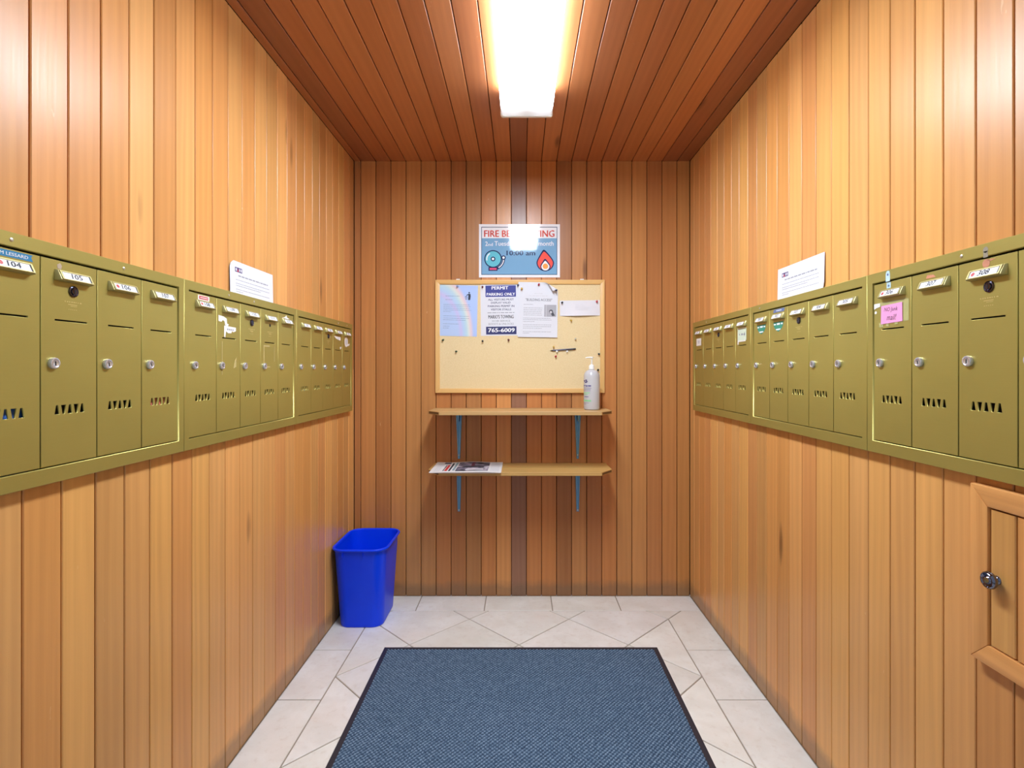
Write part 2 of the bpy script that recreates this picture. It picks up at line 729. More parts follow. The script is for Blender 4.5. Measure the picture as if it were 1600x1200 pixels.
by = [y for y in by if y > YT] + [YT]
for k, (b, a) in enumerate(zip(by[:-1], by[1:])):
    if k == 0:
        tile([(BR, a), (XR, a), (XR, BY), (BR + (BY - Y0), BY), (BR, Y0)])
        tile([(XL, a), (BL, a), (BL, Y0), (BL - (BY - Y0), BY), (XL, BY)])
        tile([(BL, Y0), (BL, BY), (BL - (BY - Y0), BY)])
    else:
        tile(rect(BR, XR, a, b))
        tile(rect(XL, BL, a, b))

# ------------------------------------------------------------------ ceiling light
t = NT('glowing prismatic lens')
tc = t.coords((1, 1, 1))
sx = t.n('ShaderNodeSeparateXYZ')
t.l(tc, sx.inputs[0])
ax = t.math('ABSOLUTE', sx.outputs[0])
tubes = t.ramp(ax, [(0.0, 0.55), (0.018, 0.70), (0.048, 1.0), (0.08, 0.95), (0.112, 0.85)])
endf = t.ramp(t.math('SUBTRACT', 0.62, t.math('ABSOLUTE', sx.outputs[1])), [(0.015, 0.008), (0.04, 0.0105), (0.065, 0.02), (0.13, 1.0)])
geo = t.n('ShaderNodeNewGeometry')
sg_ = t.n('ShaderNodeSeparateXYZ')
t.l(geo.outputs['True Normal'], sg_.inputs[0])
side = t.math('ADD', 0.12, t.math('MULTIPLY', t.math('ABSOLUTE', sg_.outputs[2]), 0.88))   # the lens sides glow less than its face
em = t.math('MULTIPLY', t.math('MULTIPLY', t.math('MULTIPLY', tubes, endf), side), LAMP_STRENGTH)
t.set(Base_Color=(0.85, 0.86, 0.86, 1), Roughness=0.3)
t.b.inputs['Emission Color'].default_value = (0.85, 0.97, 1.10, 1)
t.l(em, t.b.inputs['Emission Strength'])
pv = t.coords((260, 260, 260))
vo = t.n('ShaderNodeTexVoronoi')
vo.inputs['Scale'].default_value = 1.0
t.l(pv, vo.inputs['Vector'])
t.bump(vo.outputs['Distance'], 0.3, 0.002)
M_LENS = t.m

LY0, LY1, LX = 1.025, 2.265, 0.024
lamp = thing('ceiling_light', 'white wraparound fluorescent ceiling light glowing on the plank ceiling', 'light', (LX, (LY0 + LY1) / 2, ZC))
hl = (LY1 - LY0) / 2


def sweep_y(prof, y0, y1):
    bm = bmesh.new()
    a = [bm.verts.new((p[0], y0, p[1])) for p in prof]
    b = [bm.verts.new((p[0], y1, p[1])) for p in prof]
    bm.faces.new(a)
    bm.faces.new(b[::-1])
    for i in range(len(prof)):
        j = (i + 1) % len(prof)
        bm.faces.new((a[i], b[i], b[j], a[j]))
    return finish(bm)


link('housing', sweep_y([(-0.07, 0), (0.07, 0), (0.095, -0.014), (-0.095, -0.014)], -hl + 0.004, hl - 0.004), M_WHITEMETAL, lamp)
lens = [(-0.106, -0.015), (-0.108, -0.020), (-0.108, -0.064), (-0.106, -0.070), (-0.100, -0.073), (-0.03, -0.0745),
        (0.03, -0.0745), (0.100, -0.073), (0.106, -0.070), (0.108, -0.064), (0.108, -0.020), (0.106, -0.015)]
link('diffuser', sweep_y(lens, -hl + 0.010, hl - 0.010), M_LENS, lamp)
cap = [(-0.108, -0.001), (-0.111, -0.008), (-0.111, -0.068), (-0.108, -0.0745), (-0.102, -0.077), (0.102, -0.077),
       (0.108, -0.0745), (0.111, -0.068), (0.111, -0.008), (0.108, -0.001)]
link('end_cap', sweep_y(cap, hl - 0.012, hl), M_WHITEMETAL, lamp)
link('end_cap', sweep_y(cap, -hl, -hl + 0.012), M_WHITEMETAL, lamp)

# ------------------------------------------------------------------ mailboxes
UW, UH = 0.711, 0.462
BW, BH = 0.1332, 0.399
BZ = 0.0015                      # centre of the doors above the centre of the unit
door_loops = [rect(-BW / 2 + 0.0012, BW / 2 - 0.0012, -BH / 2, BH / 2)]
door_loops.append(rect(-0.0355, 0.0410, 0.0815, 0.0845))
for k in range(5):
    cx = -0.0305 + k * 0.0148
    a, b = (0.0054, 0.0021) if k % 2 == 0 else (0.0021, 0.0054)
    door_loops.append([(cx - a, -0.1012), (cx + a, -0.1012), (cx + b, -0.0838), (cx - b, -0.0838)])
DOOR = outline_mesh(door_loops, 0.0035, 0.0005)
FRAME = outline_mesh([rect(0.0004, UW - 0.0004, -UH / 2, UH / 2),
                      rect(0.0215, UW - 0.0215, BZ - BH / 2 - 0.0025, BZ + BH / 2 + 0.0045)], 0.0202, 0.0009)
LINER = box_mesh(0.02, UW - 0.02, -0.0035, -0.0008, BZ - BH / 2 - 0.002, BZ + BH / 2 + 0.004)


def holder_mesh():
    bm = bmesh.new()
    zb, zt = 0.0, 0.0225
    b = [(-0.0425, 0, zb), (0.0425, 0, zb), (0.0425, 0, zt), (-0.0425, 0, zt)]
    f = [(-0.0400, -0.0135, zb + 0.0018), (0.0400, -0.0135, zb + 0.0018), (0.0385, -0.0045, zt - 0.0008), (-0.0385, -0.0045, zt - 0.0008)]
    B_ = [bm.verts.new(p) for p in b]
    F_ = [bm.verts.new(p) for p in f]
    bm.faces.new(B_[::-1])
    bm.faces.new(F_)
    for i in range(4):
        j = (i + 1) % 4
        bm.faces.new((B_[i], B_[j], F_[j], F_[i]))
    bmesh.ops.recalc_face_normals(bm, faces=bm.faces)
    bevel(bm, 0.0014, 2)
    return finish(bm, True)


HOLDER = holder_mesh()
TILT = math.atan2(0.009, 0.0199)
SL = Matrix.Translation((0, -0.0092, 0.0118)) @ Matrix.Rotation(-TILT, 4, 'X')   # the sloping face


def on_slope(me, lift=0.0):
    me.transform(SL @ Matrix.Translation((0, -lift, 0)))
    return me


CARD = on_slope(flat_mesh([rect(-0.033, 0.033, -0.0078, 0.0072)], 0.0003), 0.0003)
RIM = on_slope(outline_mesh([rect(-0.0375, 0.0375, -0.0098, 0.0096), rect(-0.0335, 0.0335, -0.0075, 0.0068)], 0.0014, 0.0004), 0.0)
CARDLINE = on_slope(flat_mesh([rect(-0.0338, -0.0325, -0.0076, 0.007), rect(0.0312, 0.0336, -0.0076, 0.007), rect(-0.0335, 0.0335, 0.0066, 0.0078)], 0.0002), 0.0006)
DOT = on_slope(flat_mesh([circle(-0.025, 0.0, 0.0042, 12)], 0.0002), 0.0007)
LOCK = lathe_mesh([(0.0, 0.0), (0.0112, 0.0), (0.0112, 0.0050), (0.0102, 0.0064), (0.0080, 0.0068), (0.0070, 0.0060), (0.0, 0.0060)], 20, OUT)
PLUG = flat_mesh([rect(-0.0012, 0.0012, -0.0045, 0.0035)], 0.0004)
MLOCK = lathe_mesh([(0.0, 0.0), (0.0115, 0.0), (0.0112, 0.0022), (0.0095, 0.0030), (0.0088, 0.0020), (0.0070, 0.0018), (0.0062, 0.0040), (0.0030, 0.0042), (0.0, 0.0042)], 20, OUT)
SCREW = lathe_mesh([(0.0, 0.0), (0.0038, 0.0), (0.0034, 0.0012), (0.0018, 0.0020), (0.0, 0.0022)], 12, OUT)
r2 = random.Random(3)
MARK = flat_mesh([rect(x, x + r2.uniform(0.002, 0.0045), 0.0012, 0.0034) for x in np.arange(-0.020, 0.018, 0.0052)]
                 + [rect(-0.012, 0.010, -0.0036, -0.0022), rect(-0.006, 0.009, -0.0064, -0.0054)]
                 + [rect(x, x + 0.0022, -0.0135, -0.0122) for x in np.arange(-0.011, 0.010, 0.0045)], 0.0004)


def smudge_number():
    rr = random.Random(rng.random())
    return on_slope(flat_mesh([rect(x, x + 0.005, -0.0045, 0.004) for x in (-0.012, -0.004, 0.004)], 0.0001), 0.0007)


def mailbox_unit(side, edge, zc, label, numbers, dots, screws):
    """five upright boxes in one frame; edge = world y of the unit's left end as one faces it"""
    if side == 'left':
        u = thing('mailbox_unit', label, 'mailboxes', (XL, edge, zc), (0, 0, R(90)), None)
    else:
        u = thing('mailbox_unit', label, 'mailboxes', (XR, edge, zc), (0, 0, R(-90)), None)
    link('frame', FRAME, M_OLIVE, u)
    link('interior', LINER, M_DARK, u)
    for s in screws:
        link('screw', SCREW, M_SCREW, u, (s, -0.0200, UH / 2 - 0.0135))
    doors = []
    for k in range(5):
        d = link('door', DOOR, M_OLIVE, u, (0.0225 + BW * (k + 0.5), -0.0140, BZ))
        h = link('label_holder', HOLDER, M_HOLDER, d, (0.005, -0.0034, 0.1595))
        link('holder_rim', RIM, M_HOLDER, d, (0.005, -0.0034, 0.1595))
        link('name_card', CARD, M_CARD, d, (0.005, -0.0034, 0.1595))
        link('card_edge', CARDLINE, M_INK, d, (0.005, -0.0034, 0.1595))
        if numbers[k]:
            me = on_slope(text_mesh(str(numbers[k]), -0.0135, 0.0125, -0.0052, 0.0058, bold=0.03, slant=0.12), 0.0008)
            link('number', me, M_INK, d, (0.005, -0.0034, 0.1595))
        else:
            link('number', smudge_number(), M_GREYINK, d, (0.005, -0.0034, 0.1595))
        if k in dots:
            link('red_dot', DOT, M_REDTAPE, d, (0.005, -0.0034, 0.1595))
        link('lock', LOCK, M_CHROME, d, (-0.0405, -0.0034, -0.0015), (0, R(rng.uniform(-12, 12)), 0))
        link('keyhole', PLUG, M_BLACKHOLE, d, (-0.0405, -0.0034 - 0.0059, -0.0015), (0, R(rng.uniform(-25, 25)), 0))
        if k == 2:
            link('master_lock', MLOCK, M_DCHROME, d, (0.0065, -0.0034, 0.1435))
            link('keyhole', PLUG, M_BLACKHOLE, d, (0.0065, -0.0034 - 0.0041, 0.1435))
            link('raised_mark', MARK, M_GOLDMARK, d, (0.006, -0.0034, 0.1195))
        doors.append(d)
    return u, doors


ZL, ZR = 1.260, 1.265
left_units = [
    mailbox_unit('left', 0.711, ZL, 'olive mailbox bank on left wall nearest the camera, with boxes 104 to 107', [103, 104, 105, 106, 107], (1, 3), (0.229, 0.495)),
    mailbox_unit('left', 1.422, ZL, 'olive mailbox bank in the middle of the left wall row, with a torn white sticker', [108, 109, 110, 111, 112], (0,), (0.218, 0.373)),
    mailbox_unit('left', 2.133, ZL, 'olive mailbox bank at far end of left wall, nearest the back corner', [None] * 5, (), (0.491, 0.620)),
]
right_units = [
    mailbox_unit('right', 1.4005, ZR, 'olive mailbox bank on right wall nearest the camera, with pink note on box 306', [306, 307, 308, 309, 310], (0, 2), (0.30,)),
    mailbox_unit('right', 2.1115, ZR, 'olive mailbox bank in the middle of the right wall row, with two teal stickers', [301, 302, 303, 304, 305], (), (0.08,)),
    mailbox_unit('right', 2.8225, ZR, 'olive mailbox bank at far end of right wall, nearest the back corner', [None] * 5, (), (0.206,)),
]
FD = -0.0036      # front face of a door, in door coordinates


def stick(door, name, polys, mat, lift=0.0, t=0.0003, label=None):
    o = link(name, flat_mesh(polys, t), mat, door, (0, FD - lift, 0))
    if label:
        o['label'] = label
    return o


# box 104: blue embossed label tape above the holder
d104 = left_units[0][1][1]
stick(d104, 'label_tape', [[(-0.060, 0.185), (0.051, 0.185), (0.047, 0.193), (0.051, 0.197), (-0.060, 0.197)]], M_BLUETAPE, label='blue embossed label tape')
link('tape_lettering', text_mesh('M LESSARD', -0.0125, 0.041, 0.1880, 0.1938, bold=0.02), M_CARD, d104, (0, FD - 0.0006, 0))
# box 105: worn patch above its holder
stick(left_units[0][1][2], 'worn_patch', [[(-0.030, 0.184), (-0.022, 0.183), (-0.020, 0.190), (-0.024, 0.195), (-0.031, 0.191)]], M_SCREW)
# middle left bank
b = left_units[1][1]
stick(b[0], 'sticker', [rect(-0.024, 0.030, 0.183, 0.1965)], M_SCRAP, label='white sticker with red band')
stick(b[0], 'sticker_band', [rect(-0.019, 0.024, 0.1855, 0.1945)], M_REDTAPE, 0.0004)
stick(b[0], 'sticker_print', [rect(x, x + 0.004, 0.1885, 0.1915) for x in (-0.014, -0.008, -0.002, 0.004, 0.010, 0.016)], M_CARD, 0.0008)
torn = [[(-0.056, 0.150), (-0.030, 0.148), (-0.012, 0.143), (-0.010, 0.128), (0.000, 0.126), (-0.006, 0.120), (-0.020, 0.122), (-0.024, 0.134), (-0.034, 0.137), (-0.040, 0.131), (-0.056, 0.132)],
        [(-0.026, 0.121), (0.040, 0.119), (0.040, 0.108), (0.026, 0.104), (0.018, 0.107), (0.014, 0.100), (-0.004, 0.099), (-0.016, 0.104), (-0.020, 0.084), (-0.026, 0.088)]]
stick(b[1], 'torn_sticker', torn, M_SCRAP, label='torn white paper sticker')
stick(b[1], 'torn_print', [rect(x, x + 0.006, 0.108, 0.113) for x in (-0.010, 0.000, 0.010, 0.020)], M_GREYINK, 0.0004)
stick(b[1], 'glue_residue', [rect(-0.038, -0.035, -0.03, 0.072)], M_RESID)
stick(b[1], 'glue_residue', [[(0.026, -0.010), (0.042, -0.005), (0.044, 0.026), (0.034, 0.014)]], M_RESID)
link('keyhole', lathe_mesh([(0, 0.0006), (0.0045, 0.0006), (0.006, 0), ], 14, OUT), M_BLACKHOLE, b[3], (0.004, FD, 0.146))
link('raised_mark', MARK, M_GOLDMARK, b[3], (0.004, -0.0034, 0.119))
for rc in (rect(-0.044, -0.039, 0.006, 0.073), rect(-0.0388, 0.000, 0.068, 0.073), rect(0.036, 0.039, 0.016, 0.072), rect(-0.020, 0.006, -0.006, -0.002)):
    stick(b[3], 'glue_residue', [rc], M_RESID)
stick(b[4], 'torn_sticker', [[(-0.034, 0.183), (-0.010, 0.187), (0.004, 0.196), (0.010, 0.187), (0.034, 0.184), (0.010, 0.182)]], M_SCRAP)
b = left_units[2][1]
stick(b[3], 'torn_sticker', [[(-0.052, 0.150), (0.040, 0.150), (0.040, 0.132), (-0.020, 0.138)]], M_SCRAP)
stick(b[3], 'paper_scrap', [[(0.030, 0.098), (0.052, 0.102), (0.054, 0.094), (0.036, 0.088)]], M_SCRAP)
stick(b[4], 'round_sticker', [circle(-0.006, 0.130, 0.026, 18), [(0.012, 0.118), (0.048, 0.124), (0.044, 0.114), (0.010, 0.108)]], M_SCRAP)
stick(b[4], 'sticker_print', [circle(-0.006, 0.130, 0.016, 16)], M_FAINT, 0.0004)
stick(b[1], 'glue_residue', [rect(0.004, 0.007, 0.183, 0.198)], M_RESID)
# middle right bank
b = right_units[1][1]
for dd in (b[0], b[1]):
    shield = [(-0.036, 0.152), (0.036, 0.152), (0.034, 0.138), (0.020, 0.124), (0.0, 0.116), (-0.020, 0.124), (-0.034, 0.138)]
    stick(dd, 'teal_sticker', [shield], M_TEAL, label='small teal round-bottomed sticker')
    stick(dd, 'sticker_print', [rect(-0.032, -0.018, 0.141, 0.146), rect(-0.010, 0.012, 0.141, 0.147), rect(0.020, 0.032, 0.141, 0.146), rect(-0.016, 0.016, 0.1225, 0.127)], M_CARD, 0.0004)
stick(b[1], 'blue_strip', [[(-0.038, 0.186), (0.040, 0.186), (0.046, 0.1975), (-0.032, 0.1975)]], M_BLUETAPE2, label='faded blue label strip')
stick(b[1], 'strip_print', [rect(x, x + 0.006, 0.190, 0.194) for x in (-0.014, -0.004, 0.006, 0.016)], M_CARD, 0.0004)
# far right bank
b = right_units[2][1]
stick(b[0], 'white_sticker', [rect(-0.036, 0.034, 0.105, 0.142)], M_SCRAP, label='small white square sticker')
stick(b[0], 'sticker_print', [rect(-0.012, 0.012, 0.115, 0.132)], M_FAINT, 0.0004)
stick(b[4], 'paper_note', [rect(-0.043, 0.043, 0.103, 0.156)], plain('pale green note', (208, 222, 200), 0.5), label='pale green paper note')
stick(b[4], 'note_print', [[(-0.028, 0.126), (-0.016, 0.124), (-0.020, 0.134)], rect(-0.006, 0.010, 0.124, 0.132), rect(0.016, 0.032, 0.124, 0.130), rect(0.024, 0.028, 0.118, 0.136)], M_GREYINK, 0.0004)
stick(b[4], 'tape', [rect(-0.043, -0.034, 0.087, 0.103), rect(-0.034, 0.036, 0.098, 0.1028)], M_SCRAP)
# near right bank: box 306 and 308
b = right_units[0][1]
for i_, rc in enumerate((rect(-0.054, 0.052, 0.143, 0.152), rect(0.040, 0.058, 0.098, 0.150), rect(-0.046, -0.030, 0.089, 0.101), rect(-0.020, -0.010, 0.089, 0.100), rect(0.010, 0.022, 0.092, 0.102))):
    stick(b[0], 'tape', [rc], M_TAPE, 0.00005 + 0.00012 * i_, 0.0001, label='strip of old clear tape')
stick(b[0], 'paper_scrap', [[(-0.064, 0.150), (-0.042, 0.150), (-0.041, 0.141), (-0.056, 0.139), (-0.064, 0.136)]], M_SCRAP, 0.0006)
stick(b[0], 'paper_scrap', [circle(-0.059, 0.128, 0.004, 10)], M_SCRAP)
stick(b[0], 'pale_strip', [[(-0.018, 0.184), (-0.003, 0.184), (-0.003, 0.199), (-0.018, 0.199)]], M_PALEBLUE, label='pale blue strip of tape')
stick(b[0], 'strip_print', [circle(-0.0105, 0.190, 0.003, 10)], M_BLUETAPE2, 0.0004)
stick(b[1], 'glue_residue', [[(-0.022, 0.186), (0.006, 0.186), (0.000, 0.192), (-0.018, 0.194)]], M_SALMON)
stick(b[2], 'round_sticker', [circle(0.000, 0.190, 0.0085, 16), [(0.0, 0.197), (0.022, 0.196), (0.010, 0.193)]], M_SALMON, label='faded salmon round sticker')
fr = right_units[0][0]
link('worn_patch', flat_mesh([circle(0.357, UH / 2 - 0.013, 0.006, 12), rect(0.352, 0.362, UH / 2 - 0.028, UH / 2 - 0.016)], 0.0002), plain('worn metal patch', (150, 140, 120), 0.5, noise=0.3, scale=400), fr, (0, -0.0202, 0))
link('pale_strip', flat_mesh([[(0.0715, UH / 2 - 0.029), (0.0865, UH / 2 - 0.029), (0.0865, UH / 2 - 0.010), (0.084, UH / 2 - 0.004), (0.079, UH / 2 - 0.002), (0.074, UH / 2 - 0.004), (0.0715, UH / 2 - 0.010)]], 0.0003), M_PALEBLUE, fr, (0, -0.0202, 0))
link('strip_print', flat_mesh([circle(0.079, UH / 2 - 0.012, 0.003, 10)], 0.0002), M_BLUETAPE2, fr, (0, -0.0206, 0))

# the pink note on box 306
yd = 1.4005 - (0.0225 + BW * 0.5)
note = thing('sticky_note', 'pink handwritten note taped to mailbox 306 on the right wall', 'note', (XR - 0.0140 + FD - 0.0006, yd, ZR + BZ + 0.120), (0, 0, R(-90)))
link('sheet', flat_mesh([[(-0.038, -0.024), (0.038, -0.022), (0.037, 0.024), (-0.037, 0.022)]], 0.0004), M_PINK, note)
link('handwriting', text_mesh('NO Junk', -0.026, 0.022, 0.003, 0.016, slant=0.2), M_INK, note, (0, -0.0006, 0), (0, R(2), 0))
link('handwriting', text_mesh('mail!', -0.016, 0.018, -0.016, -0.002, slant=0.25), M_INK, note, (0, -0.0006, 0), (0, R(2), 0))

# mail seen through the vents
for side, unit, k, nm, mat, lab in (
        ('left', 0.711, 1, 'envelope', M_BLUEMAIL, 'blue envelope seen through the vents of mailbox 104'),
        ('left', 0.711, 4, 'flyer', M_REDMAIL, 'red and white flyer seen through the vents of mailbox 107'),
        ('left', 2.133, 0, 'envelope', M_WHITEMAIL, 'pale envelope seen through the vents of the first box beside far corner bank')):
    yc = unit + 0.0225 + BW * (k + 0.5)
    m = box_mesh(-0.045 if k != 4 else -0.022, 0.052, -0.0013, 0.0013, 0, 0.125, 0.0004)
    link(nm, m, mat, None, (XL + 0.0065, yc, ZL + BZ - BH / 2 - 0.0024), (0, 0, R(90)))
    tag(COL.objects[-1], lab, 'mail')


# ------------------------------------------------------------------ notices standing on the mailboxes
def notice(side, yc, wd, ht, label, clipcorner):
    top = (ZL if side == 'left' else ZR) + UH / 2
    x = XL + 0.0045 if side == 'left' else XR - 0.0045
    p = thing('paper_notice', label, 'notice', (x, yc, top), (R(0), 0, R(90 if side == 'left' else -90)))
    hw = wd / 2
    if clipcorner == 'top':
        outl = [(-hw, 0), (hw, 0), (hw, ht), (-hw + 0.022, ht), (-hw + 0.006, ht - 0.010), (-hw, ht - 0.022)]
    else:
        outl = [(-hw, 0), (hw - 0.006, 0), (hw, 0.022), (hw, ht), (-hw, ht)]
    tilt = (R(-1.2), 0, 0)
    link('sheet', flat_mesh([outl], 0.0005), M_PAPER, p, (0, 0, 0), tilt)
    lx = -hw + 0.030
    link('logo', flat_mesh([rect(lx, lx + 0.044, ht - 0.034, ht - 0.019)], 0.0002), plain('logo navy', (70, 52, 110), 0.6), p, (0, -0.0007, 0), tilt)
    link('logo_mark', flat_mesh([rect(lx + 0.003, lx + 0.012, ht - 0.031, ht - 0.022), rect(lx + 0.024, lx + 0.031, ht - 0.031, ht - 0.022), rect(lx + 0.034, lx + 0.041, ht - 0.031, ht - 0.022)], 0.0002),
         M_FAINT, p, (0, -0.0009, 0), tilt)
    link('logo_dot', flat_mesh([[(lx + 0.013, ht - 0.033), (lx + 0.022, ht - 0.033), (lx + 0.0175, ht - 0.024)]], 0.0002), M_RED, p, (0, -0.0010, 0), tilt)
    rr = random.Random(5)
    link('heading_print', word_rows(-hw + 0.05, hw - 0.04, [(ht - 0.045, 1.0)], 0.0042, rr), M_GREYINK, p, (0, -0.0007, 0), tilt)
    link('small_print', word_rows(-hw + 0.034, hw - 0.03, [(ht - 0.059, 1.0), (ht - 0.071, 1.0), (ht - 0.078, 0.72), (ht - 0.090, 1.0), (ht - 0.097, 0.2)], 0.0019, rr),
         M_GREYINK, p, (0, -0.0007, 0), tilt)
    return p


notice('left', 1.821, 0.290, 0.107, 'white printed notice standing on the left wall mailboxes against the planks', 'top')
notice('right', 1.7745, 0.295, 0.113, 'white printed notice standing on the right wall mailboxes against the planks', 'bottom')

# ------------------------------------------------------------------ access door in the right wall
acc = thing('access_door', 'small framed plank access door with chrome knob low on right wall', 'cupboard', (XR, 1.0815, 0.667), (0, 0, R(-90)))
AW, AH, AR = 0.400, 0.351, 0.0400
FT = 0.019
for pts in ([(0, 0), (AW, 0), (AW - AR, AR), (AR, AR)], [(0, AH), (AR, AH - AR), (AW - AR, AH - AR), (AW, AH)]):
    # rails: grain runs sideways, so build them upright and turn them
    me = prism_mesh([(p[1], -p[0]) for p in pts], -FT, -0.0002, 0.002, 2)
    link('frame_rail', me, M_TRIM, acc, (0, 0, 0), (0, R(-90), 0), color=wood_tint(lin(224, 170, 118)))
for pts in ([(0, 0), (AR, AR), (AR, AH - AR), (0, AH)], [(AW, 0), (AW, AH), (AW - AR, AH - AR), (AW - AR, AR)]):
    link('frame_stile', prism_mesh(pts, -FT, -0.0002, 0.002, 2), M_TRIM, acc, color=wood_tint(lin(224, 170, 118)))
xb = [AR + 0.002, AR + 0.0575, AR + 0.141, AR + 0.225, AW - AR - 0.002]
for a, b_ in zip(xb[:-1], xb[1:]):
    link('door_board', plank_mesh(b_ - a, AH - 2 * AR - 0.006, 0.009), M_TRIM, acc, (a, -0.0155, AR + 0.003), color=tone(TONES))
KN = [(0.0, 0.0), (0.0085, 0.0), (0.0080, 0.002), (0.0058, 0.004), (0.0056, 0.006), (0.0090, 0.0085), (0.0148, 0.0115), (0.0168, 0.0155),
      (0.0162, 0.0195), (0.0138, 0.0218), (0.0124, 0.0214), (0.0112, 0.0196), (0.0085, 0.0192), (0.0076, 0.0204), (0.0064, 0.0216), (0.0, 0.0216)]
knob = link('knob', lathe_mesh(KN, 28, OUT), plain('knob chrome', (120, 122, 138), 0.12, 1.0, noise=0.03), acc, (AR + 0.0185, -0.0155, 0.175))
link('knob_centre', lathe_mesh([(0.0, 0.0006), (0.0050, 0.0006), (0.0058, 0.0)], 16, OUT), plain('brass centre', (150, 140, 96), 0.3, 0.9), knob, (0, -0.0216, 0))

# ------------------------------------------------------------------ shelves
S_SIDE, S_FRONT = 2.745, 2.658


def bracket_mesh(depth, drop, wt, wb):
    """stamped steel: two tapering legs with a raised bead and a curved web"""
    bm = bmesh.new()
    th = 0.002
    # leg on the wall: tapers downward, U-shaped section
    n = 10
    for s in (-1, 1):
        for i in range(n):
            z0, z1 = -drop * i / n, -drop * (i + 1) / n
            a0 = wt / 2 + (wb / 2 - wt / 2) * (i / n)
            a1 = wt / 2 + (wb / 2 - wt / 2) * ((i + 1) / n)
            d0 = 0.0105 * (1 - 0.55 * i / n)
            d1 = 0.0105 * (1 - 0.55 * (i + 1) / n)
            # ridge cross-section for each side: outer foot, crest, inner foot
            def sec(a, d, z):
                return [(s * a, -0.0008, z), (s * a * 0.86, -d, z), (s * a * 0.50, -d, z), (s * a * 0.22, -0.003, z), (0, -0.003, z)]
            A = [bm.verts.new(p) for p in sec(a0, d0, z0)]
            B_ = [bm.verts.new(p) for p in sec(a1, d1, z1)]
            for k in range(4):
                bm.faces.new((A[k], A[k + 1], B_[k + 1], B_[k]))
    # leg under the shelf
    for s in (-1, 1):
        for i in range(n):
            y0, y1 = -depth * i / n, -depth * (i + 1) / n
            a0 = wt / 2 + (wb / 2 - wt / 2) * (i / n)
            a1 = wt / 2 + (wb / 2 - wt / 2) * ((i + 1) / n)
            d0, d1 = 0.008 * (1 - 0.5 * i / n), 0.008 * (1 - 0.5 * (i + 1) / n)
            def sec(a, d, y):
                return [(s * a, y, -0.0006), (s * a * 0.86, y, -d), (s * a * 0.50, y, -d), (s * a * 0.22, y, -0.003), (0, y, -0.003)]
            A = [bm.verts.new(p) for p in sec(a0, d0, y0)]
            B_ = [bm.verts.new(p) for p in sec(a1, d1, y1)]
            for k in range(4):
                bm.faces.new((A[k], A[k + 1], B_[k + 1], B_[k]))
    bmesh.ops.remove_doubles(bm, verts=bm.verts, dist=0.0002)
    # web in the corner
    pts = [(0.0, 0.0)]
    web = [(-0.002, -0.002), (-0.055, -0.002)] + [(-0.055 + 0.053 * (1 - math.cos(R(90 * k / 6))), -0.055 * math.sin(R(90 * k / 6)) - 0.002) for k in range(1, 7)]
    a = [bm.verts.new((-0.003, p[0], p[1])) for p in web]
    b_ = [bm.verts.new((0.003, p[0], p[1])) for p in web]
    bm.faces.new(a)
    bm.faces.new(b_[::-1])
    for i in range(len(web)):
        j = (i + 1) % len(web)
        bm.faces.new((a[i], b_[i], b_[j], a[j]))
    return finish(bm, True)


t = NT('blue grey bracket steel')
v = t.coords((1, 1, 1), rand=3)
f = t.noise(v, 22, 4)
t.set(Base_Color=t.mix(f, lin(110, 168, 214), lin(130, 184, 222)), Metallic=0.4, Roughness=0.36)
M_BRACKET = t.m
BR_UP = bracket_mesh(0.20, 0.262, 0.036, 0.012)
BR_LO = bracket_mesh(0.20, 0.250, 0.029, 0.014)


def shelf(label, ztop, brk, color, topdark):
    s = thing('wall_shelf', label, 'shelf', (0, YB, ztop))
    th = 0.0175
    outl = [(-0.472, -0.001), (0.468, -0.001), (0.470, S_SIDE - YB), (0.405, S_FRONT - YB), (-0.410, S_FRONT - YB), (-0.478, S_SIDE - YB)]
    # grain along the length: built upright (z = length) and turned
    bm = bmesh.new()
    a = [bm.verts.new((0.0, p[1], p[0])) for p in outl]
    b_ = [bm.verts.new((th, p[1], p[0])) for p in outl]
    bm.faces.new(a)
    bm.faces.new(b_[::-1])
    for i in range(len(outl)):
        j = (i + 1) % len(outl)
        bm.faces.new((a[i], b_[i], b_[j], a[j]))
    bmesh.ops.recalc_face_normals(bm, faces=bm.faces)
    bevel(bm, 0.0015, 2)
    link('shelf_board', finish(bm), M_SHELF, s, (0, 0, 0), (0, R(90), 0), color=color)
    # raw dark cut ends
    for p, q in ((outl[2], outl[3]), (outl[4], outl[5])):
        p_, q_ = Vector(p), Vector(q)
        d_ = (q_ - p_).normalized()
        nrm = Vector((d_.y, -d_.x)) * 0.0006
        if nrm.y > 0:
            nrm = -nrm
        p2, q2 = p_ + d_ * 0.006, q_ - d_ * 0.006
        bm = bmesh.new()
        vs = [bm.verts.new((x.x + nrm.x * k, x.y + nrm.y * k, z)) for k in (0, 1) for x, z in ((p2, -th + 0.004), (q2, -th + 0.004), (q2, -0.0035), (p2, -0.0035))]
        for fidx in ((0, 1, 2, 3), (4, 7, 6, 5), (0, 4, 5, 1), (1, 5, 6, 2), (2, 6, 7, 3), (3, 7, 4, 0)):
            bm.faces.new([vs[i] for i in fidx])
        e_ = link('raw_end', finish(bm), plain('raw end ply', (112, 82, 46) if topdark else (168, 130, 76), 0.8, noise=0.3, scale=150), s)
    for x in (-0.342, 0.313):
        br = link('bracket', brk, M_BRACKET, s, (x, 0, -th))
        link('screw', SCREW, M_SCREW, br, (0, -0.003, -0.020 if brk is BR_LO else -0.03))
        link('screw', SCREW, M_SCREW, br, (0, -0.003, -0.242))
    return s


shelf('upper plywood wall shelf on blue brackets, holding the pump bottle', 1.037, BR_UP, lin(196, 158, 104), True)
shelf('lower plywood wall shelf on blue brackets, with newspaper on its left end', 0.734, BR_LO, lin(204, 164, 98), False)

